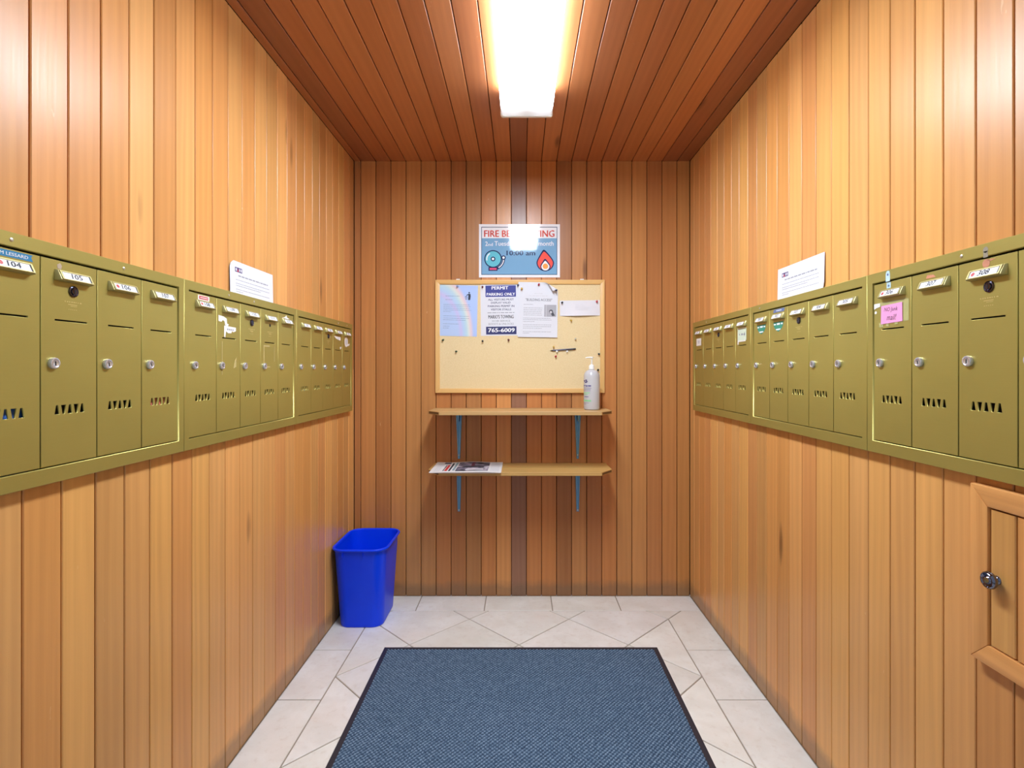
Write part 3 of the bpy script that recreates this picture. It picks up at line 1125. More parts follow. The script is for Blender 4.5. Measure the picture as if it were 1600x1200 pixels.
# ------------------------------------------------------------------ newspaper on the lower shelf
t = NT('newsprint')
v = t.coords((1, 1, 1))
t.set(Base_Color=t.mix(t.noise(v, 90, 3), lin(214, 212, 214), lin(232, 230, 230)), Roughness=0.75)
M_NEWS = t.m
news = thing('newspaper', 'folded newspaper lying on the left end of the lower shelf', 'newspaper', (-0.277, 2.775, 0.7341))


def wavy(x, y):
    return 0.0016 * math.sin(x * 17 + 1.0) + 0.0012 * math.sin(x * 31 + y * 9) + 0.004 * max(0, y - 0.08) * 6


def sheet_mesh(x0, x1, y0, y1, zlo, zhi, sub=16, amp=1.0, shear=0.0):
    bm = bmesh.new()
    top, bot = [], []
    for i in range(sub + 1):
        x = x0 + (x1 - x0) * i / sub
        rt, rb = [], []
        for j in range(7):
            y = y0 + (y1 - y0) * j / 6
            wz = wavy(x, y) * amp
            rt.append(bm.verts.new((x, y, zhi + wz)))
            rb.append(bm.verts.new((x, y, zlo + wz * (0 if zlo < 0.0005 else 1))))
        top.append(rt)
        bot.append(rb)
    for i in range(sub):
        for j in range(6):
            bm.faces.new((top[i][j], top[i + 1][j], top[i + 1][j + 1], top[i][j + 1]))
            bm.faces.new((bot[i][j], bot[i][j + 1], bot[i + 1][j + 1], bot[i + 1][j]))
        bm.faces.new((top[i][0], bot[i][0], bot[i + 1][0], top[i + 1][0]))
        bm.faces.new((top[i][6], top[i + 1][6], bot[i + 1][6], bot[i][6]))
    for j in range(6):
        bm.faces.new((top[0][j], top[0][j + 1], bot[0][j + 1], bot[0][j]))
        bm.faces.new((top[sub][j], bot[sub][j], bot[sub][j + 1], top[sub][j + 1]))
    return finish(bm)


link('folded_sheets', sheet_mesh(-0.176, 0.172, -0.140, 0.142, 0.0, 0.0045), M_NEWS, news)
link('front_page', sheet_mesh(-0.180, 0.178, -0.147, 0.140, 0.0052, 0.0064), M_NEWS, news)


def page_print(name, x0, x1, y0, y1, mat, lift=0.0066):
    n = max(2, int((x1 - x0) / 0.02))
    bm = bmesh.new()
    rows = []
    for i in range(n + 1):
        x = x0 + (x1 - x0) * i / n
        rows.append([bm.verts.new((x, y0 + (y1 - y0) * j / 3, lift + wavy(x, y0 + (y1 - y0) * j / 3))) for j in range(4)])
    for i in range(n):
        for j in range(3):
            bm.faces.new((rows[i][j], rows[i + 1][j], rows[i + 1][j + 1], rows[i][j + 1]))
    return link(name, finish(bm), mat, news)


t = NT('news photo')
v = t.coords((1, 1, 1))
nn = t.noise(v, 16, 4, 0.6, 0.6)
t.set(Base_Color=t.ramp(nn, [(0.36, lin(38, 38, 46)), (0.48, lin(96, 92, 106)), (0.56, lin(142, 128, 146)), (0.66, lin(196, 190, 198))], 'LINEAR'), Roughness=0.7)
page_print('news_photo', -0.055, 0.110, -0.115, 0.125, t.m)
page_print('red_headline', -0.110, -0.096, -0.115, 0.070, M_RED)
page_print('headline', -0.090, -0.080, -0.115, 0.110, M_INK)
page_print('headline', -0.118, -0.113, -0.115, 0.06, M_INK)
page_print('headline', -0.072, -0.060, -0.100, 0.125, plain('news teal', (136, 160, 168), 0.7))
page_print('masthead', -0.135, -0.100, 0.085, 0.130, plain('news grey', (96, 96, 110), 0.7))
for xx in np.arange(0.122, 0.166, 0.0075):
    page_print('column_print', float(xx), float(xx) + 0.0042, -0.12, 0.12, M_FAINT)
for xx in (-0.160, -0.150, -0.140):
    page_print('column_print', xx, xx + 0.0042, -0.12, 0.10, M_FAINT)
page_print('photo_figure', 0.015, 0.033, 0.010, 0.122, plain('news dark red', (92, 40, 56), 0.7), 0.0069)
page_print('photo_figure', -0.03, 0.085, -0.02, 0.012, plain('news black', (36, 36, 44), 0.7), 0.0069)
page_print('photo_figure', -0.005, 0.085, -0.095, -0.055, plain('news pale', (206, 200, 206), 0.7), 0.0068)

# ------------------------------------------------------------------ cork board and what is pinned on it
k = 2.918 / F
BX0, BX1, BZ0, BZ1 = -0.471, 0.4605, 1.1204, 1.7427
board = thing('cork_board', 'pine framed cork notice board hung on the back wall', 'notice board', ((BX0 + BX1) / 2, YB, (BZ0 + BZ1) / 2))
bw, bh, fw = (BX1 - BX0) / 2, (BZ1 - BZ0) / 2, 0.0245
t = NT('cork')
v = t.coords((1, 1, 1))
n1 = t.noise(v, 210, 3, 0.7)
n2 = t.noise(v, 6, 3)
c = t.mix(t.ramp(n1, [(0.30, 0.0), (0.72, 1.0)]), lin(218, 195, 148), lin(232, 212, 170))
c = t.mix(t.math('MULTIPLY', n2, 0.3), c, lin(228, 208, 160))
c = t.mix(t.ramp(n1, [(0.70, 0.0), (0.76, 0.35)]), c, lin(160, 120, 74))
t.set(Base_Color=c, Roughness=0.9)
t.bump(n1, 0.3, 0.001)
link('cork_panel', box_mesh(-bw + 0.01, bw - 0.01, -0.0085, -0.001, -bh + 0.01, bh - 0.01), t.m, board)
PC = lin(226, 182, 116)
for pts in ([(-bw, -bh), (bw, -bh), (bw - fw, -bh + fw), (-bw + fw, -bh + fw)], [(-bw, bh), (-bw + fw, bh - fw), (bw - fw, bh - fw), (bw, bh)]):
    link('frame_rail', prism_mesh([(p[1], -p[0]) for p in pts], -0.0155, -0.0004, 0.0022, 2), M_PINE, board, (0, 0, 0), (0, R(-90), 0), color=PC)
for pts in ([(-bw, -bh), (-bw + fw, -bh + fw), (-bw + fw, bh - fw), (-bw, bh)], [(bw, -bh), (bw, bh), (bw - fw, bh - fw), (bw - fw, -bh + fw)]):
    link('frame_stile', prism_mesh(pts, -0.0155, -0.0004, 0.0022, 2), M_PINE, board, color=PC)
for px in (715.3, 909.7):
    link('hanger_clip', box_mesh(-0.010, 0.010, -0.006, -0.001, 0, 0.006, 0.0008), M_CARD, board, ((px - 814) * k - (BX0 + BX1) / 2, 0, bh))

YC = YB - 0.0085            # surface of the cork


def bpos(px, py):
    return ((px - 814) * k, H - (py - 578) * k)


def paper(name, label, px, py, wd, ht, deg, lift, mat=M_PAPER, cat='notice'):
    x, z = bpos(px, py)
    p = thing(name, label, cat, (x, YC - lift, z), (0, R(deg), 0))
    if mat:
        link('sheet', flat_mesh([rect(-wd / 2, wd / 2, -ht / 2, ht / 2)], 0.0005), mat, p)
    return p


# rainbow letter
t = NT('rainbow paper')
v = t.coords((1, 1, 1))
d_ = t.n('ShaderNodeVectorMath', operation='DISTANCE')
mp = t.n('ShaderNodeVectorMath', operation='MULTIPLY')
mp.inputs[1].default_value = (1.0, 0.0, 0.62)
t.l(v, mp.inputs[0])
t.l(mp.outputs[0], d_.inputs[0])
d_.inputs[1].default_value = (-0.128, 0, -0.092)
bow = t.ramp(d_.outputs['Value'], [(0.135, lin(178, 200, 238)), (0.152, lin(196, 190, 234)), (0.166, lin(176, 204, 236)), (0.182, lin(182, 212, 228)),
                                   (0.194, lin(214, 220, 216)), (0.206, lin(224, 200, 208)), (0.220, lin(170, 194, 240))])
t.set(Base_Color=bow, Roughness=0.55)
rb = paper('rainbow_letter', 'pale blue letter printed with a rainbow, at left end of cork board', 714.8, 485.2, 0.218, 0.281, 1.3, 0.0006, t.m)
q = k / 11.43


def L1(cx, cy, ox=714.8, oy=485.2):
    return ((675 + cx / 11.43 - ox) * k, -(430 + cy / 11.43 - oy) * k)


rr = random.Random(11)
x0 = L1(200, 0)[0]
rows = [(L1(0, y)[1], s) for y, s in ((525, 0.95), (555, 0.98), (590, 0.95), (622, 1.0), (652, 0.28), (730, 0.92), (768, 0.93), (800, 0.80), (870, 0.58), (912, 0.25), (945, 0.2))]
link('small_print', word_rows(x0, L1(700, 0)[0], rows, 0.0020, rr), plain('blue grey ink', (118, 136, 170), 0.6), rb, (0, -0.0006, 0))
link('small_print', word_rows(x0 + 0.01, L1(500, 0)[0], [(L1(0, 372)[1], 0.95), (L1(0, 437)[1], 0.5)], 0.0022, rr), plain('blue grey ink', (118, 136, 170), 0.6), rb, (0, -0.0006, 0))
# litter figure
fx, fz = L1(655, 365)
fig = [circle(fx, fz + 0.018, 0.0042, 12),
       [(fx - 0.004, fz + 0.012), (fx + 0.007, fz + 0.012), (fx + 0.0085, fz - 0.002), (fx + 0.006, fz - 0.022), (fx - 0.005, fz - 0.022), (fx - 0.004, fz)],
       [(fx - 0.004, fz + 0.012), (fx - 0.016, fz + 0.004), (fx - 0.015, fz + 0.001), (fx - 0.003, fz + 0.006)]]
link('litter_figure', flat_mesh(fig, 0.0002), plain('dark navy ink', (34, 44, 66), 0.6), rb, (0, -0.0006, 0))
link('litter_basket', outline_mesh([[(fx - 0.022, fz - 0.002), (fx - 0.010, fz - 0.002), (fx - 0.012, fz - 0.020), (fx - 0.019, fz - 0.020)],
                                    [(fx - 0.0195, fz - 0.004), (fx - 0.0125, fz - 0.004), (fx - 0.0135, fz - 0.0185), (fx - 0.0178, fz - 0.0185)]], 0.0002), plain('dark navy ink', (34, 44, 66), 0.6), rb, (0, -0.0006, 0))

# permit parking notice
pk = paper('parking_notice', 'white permit parking notice with blue bands pinned on cork board', 781.6, 484.4, 0.216, 0.281, -0.7, 0.0006)


def L2(cx, cy):
    return L1(cx, cy, 781.6, 484.4)


M_NAVY = plain('navy print', (44, 52, 138), 0.55)
M_NAVY2 = plain('deep navy print', (36, 42, 100), 0.55)


def prect(p, name, c0, c1, fn, mat, lift=0.0006):
    a, b_ = fn(*c0), fn(*c1)
    return link(name, flat_mesh([rect(a[0], b_[0], b_[1], a[1])], 0.0001), mat, p, (0, -lift, 0))


def ptext(p, txt, c0, c1, fn, mat, lift=0.0008, **kw):
    a, b_ = fn(*c0), fn(*c1)
    return link('lettering', text_mesh(txt, a[0], b_[0], b_[1], a[1], **kw), mat, p, (0, -lift, 0))


prect(pk, 'blue_band', (958, 180), (1502, 384), L2, M_NAVY)
prect(pk, 'blue_band', (960, 916), (1504, 1056), L2, M_NAVY2)
ptext(pk, 'PERMIT', (1070, 196), (1365, 252), L2, M_CARD, bold=0.035)
ptext(pk, 'PARKING ONLY', (980, 312), (1485, 362), L2, M_CARD, bold=0.035)
for txt, xa, xb_, ya, yb in (('ALL VISITORS MUST', 1005, 1460, 415, 450), ('DISPLAY VALID', 1055, 1405, 472, 506), ('PARKING PERMIT IN', 998, 1470, 532, 568),
                             ('VISITOR STALLS', 1050, 1412, 592, 628)):
    ptext(pk, txt, (xa, ya), (xb_, yb), L2, plain('dark blue ink', (66, 68, 104), 0.6), bold=0.025)
link('small_print', word_rows(L2(990, 0)[0], L2(1470, 0)[0], [(L2(0, 668)[1], 1.0)], 0.0042, random.Random(2)), M_GREYINK, pk, (0, -0.0006, 0))
ptext(pk, "MARIO'S TOWING", (1005, 708), (1455, 772), L2, M_INK, bold=0.03)
ptext(pk, '24 HR SERVICE', (1065, 798), (1395, 832), L2, M_GREYINK, bold=0.015)
ptext(pk, 'BOOSTS & UNLOCKS', (1008, 850), (1455, 886), L2, M_GREYINK, bold=0.015)
ptext(pk, '765-6009', (1000, 944), (1470, 1016), L2, M_CARD, bold=0.04)

# building access notice with a curling corner
ba = paper('access_notice', 'white building access notice with a curling top right corner on cork board', 840.4, 484.0, 0.218, 0.302, 0.9, 0.0058, None)
ba.rotation_euler = (R(1.0), R(0.9), 0)


def curl_mesh(wd, ht):
    nx, nz = 22, 30
    bm = bmesh.new()
    ax_ = Vector((0.50, 0.87)).normalized()      # direction in which the corner rolls up
    edge = wd / 2 * ax_.x + ht / 2 * ax_.y - 0.046
    rad = 0.0105
    front, back = [], []
    for i in range(nx + 1):
        rf = []
        for j in range(nz + 1):
            x, z = -wd / 2 + wd * i / nx, -ht / 2 + ht * j / nz
            y = -0.006 * max(0, (-z / ht)) ** 2 * 2
            s = x * ax_.x + z * ax_.y - edge
            if s > 0:
                a = min(s / rad, math.pi * 0.9)
                ex = s - a * rad
                sn = rad * math.sin(a) + ex * math.cos(a)
                y -= rad * (1 - math.cos(a)) + ex * math.sin(a)
                x += (sn - s) * ax_.x
                z += (sn - s) * ax_.y
            rf.append(bm.verts.new((x, y, z)))
        front.append(rf)
    for i in range(nx):
        for j in range(nz):
            bm.faces.new((front[i][j], front[i + 1][j], front[i + 1][j + 1], front[i][j + 1]))
    bmesh.ops.recalc_face_normals(bm, faces=bm.faces)
    bmesh.ops.solidify(bm, geom=bm.faces[:], thickness=0.0003)
    return finish(bm, True)


link('sheet', curl_mesh(0.218, 0.302), M_PAPER, ba)


def L3(cx, cy):
    return ((805 + cx / 11.03 - 840.4) * k, -(430 + cy / 11.03 - 484.0) * k)


rr = random.Random(17)
BL_ = 0.0045
ptext(ba, '"BUILDING ACCESS"', (178, 402), (632, 446), L3, plain('dark grey ink', (92, 94, 102), 0.6), lift=0.0012, bold=0.005)
link('heading_print', word_rows(L3(240, 0)[0], L3(555, 0)[0], [(L3(0, 356)[1], 1.0)], 0.0036, rr), M_FAINT, ba, (0, -0.0010, 0))
link('heading_print', word_rows(L3(325, 0)[0], L3(480, 0)[0], [(L3(0, 316)[1], 1.0)], 0.0036, rr), M_FAINT, ba, (0, -0.0010, 0))
rows = [(L3(0, y)[1], s) for y, s in ((505, 0.5), (565, 1.0), (597, 1.0), (627, 0.97), (655, 0.96), (687, 1.0))]
link('small_print', word_rows(L3(145, 0)[0], L3(470, 0)[0], rows, 0.0022, rr), M_GREYINK, ba, (0, -0.0008, 0))
rows = [(L3(0, y)[1], s) for y, s in ((742, 0.95), (770, 1.0), (800, 0.42), (855, 1.0), (885, 0.97), (915, 0.66), (975, 0.98), (1000, 0.22))]
me = word_rows(L3(138, 0)[0], L3(635, 0)[0], rows, 0.0022, rr)
for v_ in me.vertices:                        # the print follows the bow of the sheet
    v_.co.y -= 0.012 * max(0, -v_.co.z / 0.302) ** 2
link('small_print', me, M_GREYINK, ba, (0, -0.0006, 0))
pa, pb = L3(500, 508), L3(708, 712)
link('photo', flat_mesh([rect(pa[0], pb[0], pb[1], pa[1])], 0.0002), plain('photo grey', (168, 168, 176), 0.6, noise=0.12, scale=80), ba, (0, -0.0014, 0))
hx, hz = L3(618, 625)
link('photo_figure', flat_mesh([circle(hx, hz, 0.011, 16), [(hx - 0.002, hz - 0.008), (hx + 0.012, hz - 0.004), (hx + 0.022, hz - 0.022), (hx + 0.006, hz - 0.024)]], 0.0002), plain('photo dark', (72, 72, 80), 0.6), ba, (0, -0.0018, 0))
link('photo_figure', flat_mesh([circle(hx - 0.001, hz - 0.003, 0.007, 14), rect(pa[0] + 0.010, pa[0] + 0.013, pb[1], pa[1])], 0.0002), plain('photo light', (196, 196, 200), 0.6), ba, (0, -0.0021, 0))

# the blank slip
sx_, sz_ = bpos(906.2, 481.2)
sl = thing('paper_slip', 'blank white slip pinned on the right side of the cork board', 'paper', (sx_, YC - 0.0006, sz_), (0, R(-0.8), 0))
bm = bmesh.new()
wS, hS = 0.220, 0.085
rws = []
for i in range(21):
    x = -wS / 2 + wS * i / 20
    bow_ = math.sin(math.pi * i / 20)
    rws.append([bm.verts.new((x, -0.0115 * bow_ * ((6 - j) / 6) ** 1.5 - 0.0003, -hS / 2 + hS * j / 6)) for j in range(7)])
for i in range(20):
    for j in range(6):
        bm.faces.new((rws[i][j], rws[i + 1][j], rws[i + 1][j + 1], rws[i][j + 1]))
bmesh.ops.recalc_face_normals(bm, faces=bm.faces)
bmesh.ops.solidify(bm, geom=bm.faces[:], thickness=0.0003)
link('sheet', finish(bm, True), M_PAPERB, sl)
link('faint_print', word_rows(-0.025, 0.06, [(0.018, 0.5), (0.010, 0.6), (0.0, 1.0), (-0.010, 0.8)], 0.0016, random.Random(4)), M_FAINT, sl, (0, -0.0105, 0))

# push pins
PIN = lathe_mesh([(0.0, 0.0), (0.0048, 0.0), (0.0052, 0.0012), (0.0044, 0.0022), (0.0028, 0.0030), (0.0025, 0.0085), (0.0036, 0.0100), (0.0052, 0.0110), (0.0052, 0.0125), (0.0040, 0.0135), (0.0, 0.0138)], 14, OUT)
PC_ = {'black': (26, 26, 30), 'red': (168, 40, 52), 'yellow': (196, 160, 60), 'white': (238, 238, 238), 'navy': (36, 44, 78), 'clear': (196, 190, 170), 'green': (52, 74, 50), 'maroon': (98, 34, 40), 'blue': (116, 136, 176)}
PINS = [(715, 447.6, 'blue', 'pinned through the top of the rainbow letter'), (753.8, 447.8, 'maroon', 'in the top left corner of the parking notice'),
        (809.2, 446.0, 'navy', 'between the parking notice and the access notice'), (815.5, 451.5, 'yellow', 'in the left corner of the access notice'),
        (841.6, 445.4, 'red', 'at the top middle of the access notice'), (868.2, 454.0, 'navy', 'holding the curled corner of the access notice'),
        (878.8, 472.2, 'black', 'in the left end of the blank slip'), (932.5, 471.3, 'red', 'in the right end of the blank slip'),
        (891.8, 500.0, 'yellow', 'in bare cork just below the blank slip'), (899.4, 529.4, 'clear', 'in bare cork above the right end of the pen'),
        (865.2, 541.8, 'yellow', 'just above the left half of the pen'), (692.4, 530.8, 'green', 'under the left corner of the rainbow letter'),
        (753.8, 532.6, 'black', 'under the left corner of the parking notice'), (794.3, 530.6, 'maroon', 'under the right half of the parking notice'),
        (713.0, 549.0, 'green', 'lowest at the left of the cork board'), (870.2, 549.3, 'white', 'holding up the left half of the pen'),
        (886.6, 548.6, 'white', 'holding up the right half of the pen'), (868.0, 557.0, 'red', 'below the pen in bare cork'),
        (936.2, 553.4, 'black', 'at right frame edge level with the pump head'), (934.4, 578.4, 'black', 'at right frame edge behind the bottle shoulder')]
for px, py, cn, where in PINS:
    x, z = bpos(px, py)
    dep = {715: 0.0012, 753.8: 0.0012, 809.2: 0.0012, 815.5: 0.0082, 841.6: 0.0088, 868.2: 0.0240, 878.8: 0.0014, 932.5: 0.0014}.get(px, 0.0) if py < 520 else 0.0
    yb = YC - dep
    if px in (936.2, 934.4):
        yb = YC
        x = min(x, BX1 - fw - 0.0055)
    pin = link('push_pin', PIN, plain('pin ' + cn, PC_[cn], 0.3, noise=0.02), None, (x, yb, z), (R(rng.uniform(-12, 18)), 0, R(rng.uniform(-14, 14))))
    nm = {'clear': 'clear', 'navy': 'dark navy'}.get(cn, cn)
    tag(pin, '%s push pin %s' % (nm, where), 'pin', 'push pins on the cork board')

# pen lying on two pins
xa, za = bpos(859.2, 548.2)
xb2, zb2 = bpos(899.8, 545.4)
pen = thing('pen', 'grey pen resting on two white push pins on the cork board', 'pen', ((xa + xb2) / 2, YC - 0.0048, (za + zb2) / 2 + 0.001), (0, R(-math.degrees(math.atan2(zb2 - za, xb2 - xa))), 0))
RX = Matrix.Rotation(R(90), 4, 'Y')
link('barrel', lathe_mesh([(0, -0.055), (0.0038, -0.055), (0.0042, -0.03), (0.0042, 0.055), (0.0036, 0.056), (0, 0.056)], 14, RX), plain('pen grey', (96, 100, 124), 0.35), pen)
link('tip', lathe_mesh([(0, -0.072), (0.0008, -0.0715), (0.0012, -0.068), (0.0036, -0.0555), (0, -0.0552)], 12, RX), M_BLACKHOLE, pen)
link('end_plug', lathe_mesh([(0, 0.0562), (0.0040, 0.0562), (0.0040, 0.070), (0.0030, 0.0715), (0, 0.0716)], 12, RX), M_INK, pen)
link('pocket_clip', box_mesh(0.016, 0.060, -0.0062, -0.0050, -0.0012, 0.0012, 0.0004), M_DCHROME, pen)

# ------------------------------------------------------------------ fire bell sign
ks = 2.930 / F


def sign_mat(name, rgb):
    t_ = NT(name)
    v_ = t_.coords((1, 1, 1))
    st = t_.coords((90, 1, 6))
    f1 = t_.noise(st, 1.0, 3, 0.6)
    f2 = t_.noise(v_, 14, 2)
    c_ = lin(*rgb)
    t_.set(Base_Color=t_.mix(f2, tuple(x * 0.97 for x in c_[:3]) + (1,), c_), Roughness=0.06)
    t_.b.inputs['Specular IOR Level'].default_value = 0.6
    t_.bump(t_.math('ADD', f1, f2), 0.07, 0.0010)
    return t_.m


SG_W = sign_mat('laminated white', (238, 238, 242))
SG_B = sign_mat('laminated blue', (122, 168, 204))
SG_L = sign_mat('laminated slate', (74, 98, 126))
SG_R = sign_mat('laminated red', (206, 78, 68))
SG_N = sign_mat('laminated navy', (34, 44, 88))
SG_T = sign_mat('laminated teal', (104, 190, 208))
SG_C = sign_mat('laminated coral', (240, 92, 80))
SG_O = sign_mat('laminated orange', (246, 166, 88))
SG_P = sign_mat('laminated pink', (222, 86, 124))


def S(cx, cy):
    return ((740 + cx / 11.03 - 811.4) * ks, -(340 + cy / 11.03 - 392.1) * ks)


sg = thing('fire_bell_sign', 'laminated blue and white fire bell testing sign above the cork board', 'sign', ((811.4 - 814) * ks, YB - 0.0006, H - (392.1 - 578) * ks))
a, b_ = S(92, 112), S(1488, 1030)
link('sheet', flat_mesh([rect(a[0], b_[0], b_[1], a[1])], 0.0006), SG_W, sg)


def layer(name, loops, mat, lv):
    me = outline_mesh([[S(*p) for p in lp] for lp in loops], 0.0001)
    return link(name, me, mat, sg, (0, -0.0006 - 0.00015 * lv, 0))


def crect(x0_, x1_, y0_, y1_):
    return [(x0_, y0_), (x1_, y0_), (x1_, y1_), (x0_, y1_)]


layer('border_line', [crect(132, 1442, 158, 986), crect(143, 1431, 170, 974)], SG_L, 1)
layer('blue_panel', [crect(143, 1431, 354, 974)], SG_B, 1)


def stext(txt, c0, c1, mat, **kw):
    a_, b__ = S(*c0), S(*c1)
    return link('lettering', text_mesh(txt, a_[0], b__[0], b__[1], a_[1], **kw), mat, sg, (0, -0.0011, 0))


stext('FIRE BELL TESTING', (183, 218), (1390, 332), SG_R, bold=0.035)
stext('2', (200, 412), (243, 487), SG_W, bold=0.012)
stext('nd', (252, 436), (330, 487), SG_W, bold=0.012)
stext('Tuesday of every month', (360, 405), (1380, 510), SG_W, bold=0.012)
stext('10:00 am', (570, 568), (1060, 650), SG_N, bold=0.03)


def ring(cx, cy, r, n=32):
    return [(cx + r * math.cos(2 * math.pi * i / n), cy + r * math.sin(2 * math.pi * i / n)) for i in range(n)]


def arc_band(pts, hw):
    lft, rgt = [], []
    for i, p in enumerate(pts):
        q0, q1 = Vector(pts[max(i - 1, 0)]), Vector(pts[min(i + 1, len(pts) - 1)])
        d__ = (q1 - q0).normalized()
        nn_ = Vector((-d__.y, d__.x)) * hw
        lft.append((p[0] + nn_.x, p[1] + nn_.y))
        rgt.append((p[0] - nn_.x, p[1] - nn_.y))
    return lft + rgt[::-1]


armp = [(518, 700), (516, 745), (500, 790), (470, 832), (430, 862), (390, 878)]
layer('bell_arm', [arc_band(armp, 22)], SG_N, 2)
layer('bell_arm_core', [arc_band(armp[:-1], 8)], SG_W, 3)
layer('bell_base', [crect(256, 412, 850, 916)], SG_N, 4)
layer('bell_base_core', [crect(276, 396, 868, 900)], SG_P, 5)
layer('bell_outline', [ring(335, 712, 152)], SG_N, 6)
layer('bell_dome', [ring(335, 712, 134)], SG_T, 7)
layer('bell_shine', [arc_band([(335 + 108 * math.cos(a_), 712 + 108 * math.sin(a_)) for a_ in np.linspace(2.9, 4.2, 9)], 9)], SG_W, 8)
layer('bell_centre', [ring(335, 712, 40)], SG_N, 8)
layer('bell_centre_core', [ring(335, 712, 21)], SG_W, 9)
layer('bell_clapper', [ring(516, 690, 38)], SG_N, 8)
layer('bell_clapper_core', [ring(516, 690, 21)], SG_W, 9)


def drop(cx, cy, r, tip, lean=0.0, n=30):
    pts = []
    for i in range(n):
        a_ = 2 * math.pi * i / n
        x_, y_ = math.sin(a_), -math.cos(a_)
        up = max(0, -y_)
        pts.append((cx + r * x_ * (1 - 0.55 * up ** 1.6) + lean * up ** 2, cy + (r * y_ if y_ > 0 else tip * (up ** 1.25) * -1)))
    return pts


layer('flame_outline', [drop(1235, 772, 152, 220, -25)], SG_N, 2)
layer('flame', [drop(1235, 774, 133, 188, -20)], SG_C, 3)
layer('flame_inner_outline', [drop(1238, 838, 88, 130, -6)], SG_N, 4)
layer('flame_inner', [drop(1238, 840, 71, 96, -4)], SG_W, 5)
layer('flame_core', [ring(1238, 838, 47)], SG_O, 6)

# ------------------------------------------------------------------ pump bottle on the upper shelf
bot = thing('pump_bottle', 'clear hand sanitizer pump bottle standing on upper shelf', 'bottle', (0.3735, 2.805, 1.0372))
t = NT('clear gel bottle')
v = t.coords((1, 1, 1))
t.set(Base_Color=(0.70, 0.71, 0.75, 1), Roughness=0.18)
t.b.inputs['Transmission Weight'].default_value = 0.30
t.b.inputs['IOR'].default_value = 1.4
t.b.inputs['Subsurface Weight'].default_value = 0.0
M_GEL = t.m
link('bottle_body', lathe_mesh([(0.0, 0.0), (0.036, 0.0), (0.0405, 0.003), (0.0422, 0.009), (0.0424, 0.060), (0.0424, 0.168), (0.0410, 0.182), (0.0365, 0.195), (0.0280, 0.205), (0.0180, 0.210), (0.0135, 0.2115), (0.0135, 0.216), (0.0, 0.216)], 40), M_GEL, bot)
cap_ = link('pump_collar', lathe_mesh([(0.0, 0.2125), (0.0150, 0.2125), (0.0150, 0.229), (0.0142, 0.231), (0.0095, 0.236), (0.0068, 0.2385), (0.0, 0.2385)], 24), M_WHITE, bot)
link('pump_stem', lathe_mesh([(0.0, 0.238), (0.0042, 0.238), (0.0040, 0.272), (0.0, 0.272)], 14), M_WHITE, bot)
bm = bmesh.new()
add_lathe(bm, [(0.0, 0.271), (0.0085, 0.271), (0.0095, 0.2745), (0.0085, 0.2785), (0.0, 0.2795)], 18)
add_tube(bm, [(0.0, 0, 0.2752), (-0.018, 0, 0.2752), (-0.028, 0, 0.2745), (-0.032, 0, 0.2715)], [0.0045, 0.0036, 0.0030, 0.0026], 10)
link('pump_head', finish(bm, True), M_WHITE, bot)


def wrap_print(name, items, mat):
    """marks printed round the bottle: (angle0, angle1, z0, z1), angles from the camera side, negative = left"""
    bm = bmesh.new()
    r = 0.0427
    for a0, a1, z0, z1 in items:
        n = max(2, int((a1 - a0) / 6))
        prev = None
        for i in range(n + 1):
            a_ = R(-90 + a0 + (a1 - a0) * i / n)
            c_ = (r * math.cos(a_), r * math.sin(a_))
            cur = (bm.verts.new((c_[0], c_[1], z0)), bm.verts.new((c_[0], c_[1], z1)))
            if prev:
                bm.faces.new((prev[0], cur[0], cur[1], prev[1]))
            prev = cur
    return link(name, finish(bm), mat, bot)


M_PURPLE = plain('purple print', (92, 84, 140), 0.5)
M_GREENP = plain('green print', (128, 206, 150), 0.5)
wrap_print('logo', [(-80, -42, 0.150, 0.156), (-70, -36, 0.1455, 0.150), (-60, -42, 0.156, 0.159), (-62, -44, 0.142, 0.1455)], plain('logo purple', (64, 58, 112), 0.5))
wrap_print('logo_hole', [(-62, -50, 0.149, 0.153)], M_WHITE)
wrap_print('name_print', [(-84, -72, 0.124, 0.131), (-68, -56, 0.124, 0.131), (-52, -38, 0.122, 0.130), (-34, -12, 0.123, 0.130)], M_PURPLE)
wrap_print('small_print', [(-80, -10, 0.1145, 0.1165), (-80, -14, 0.1065, 0.1085), (-80, -16, 0.0995, 0.101), (-70, -30, 0.068, 0.0715), (-80, -28, 0.036, 0.0375), (-80, -50, 0.030, 0.0315)], M_PURPLE)
wrap_print('green_band', [(-86, -12, 0.045, 0.053), (-84, -20, 0.088, 0.0925), (-84, -34, 0.080, 0.083)], M_GREENP)

# ------------------------------------------------------------------ blue bin
t = NT('blue plastic')
v = t.coords((1, 1, 1))
f = t.noise(v, 220, 3, 0.6)
t.set(Base_Color=t.mix(t.noise(v, 9, 3), lin(0, 58, 244), lin(1, 70, 255)), Roughness=0.36)
t.b.inputs['Specular IOR Level'].default_value = 0.3
t.bump(f, 0.08, 0.0006)
M_BIN = t.m


def rrect(hx, hy, r, n=7):
    pts = []
    for cx, cy, a0 in ((hx - r, hy - r, 0), (-hx + r, hy - r, 90), (-hx + r, -hy + r, 180), (hx - r, -hy + r, 270)):
        for i in range(n + 1):
            a_ = R(a0 + 90 * i / n)
            pts.append((cx + r * math.cos(a_), cy + r * math.sin(a_)))
    return pts


def loft(bm, secs, close_first=True, close_last=True):
    rs = [[bm.verts.new((p[0], p[1], z)) for p in pts] for pts, z in secs]
    n = len(rs[0])
    for a_, b__ in zip(rs[:-1], rs[1:]):
        for i in range(n):
            bm.faces.new((a_[i], a_[(i + 1) % n], b__[(i + 1) % n], b__[i]))
    if close_first:
        bm.faces.new(rs[0][::-1])
    if close_last:
        bm.faces.new(rs[-1])


HB = 0.388


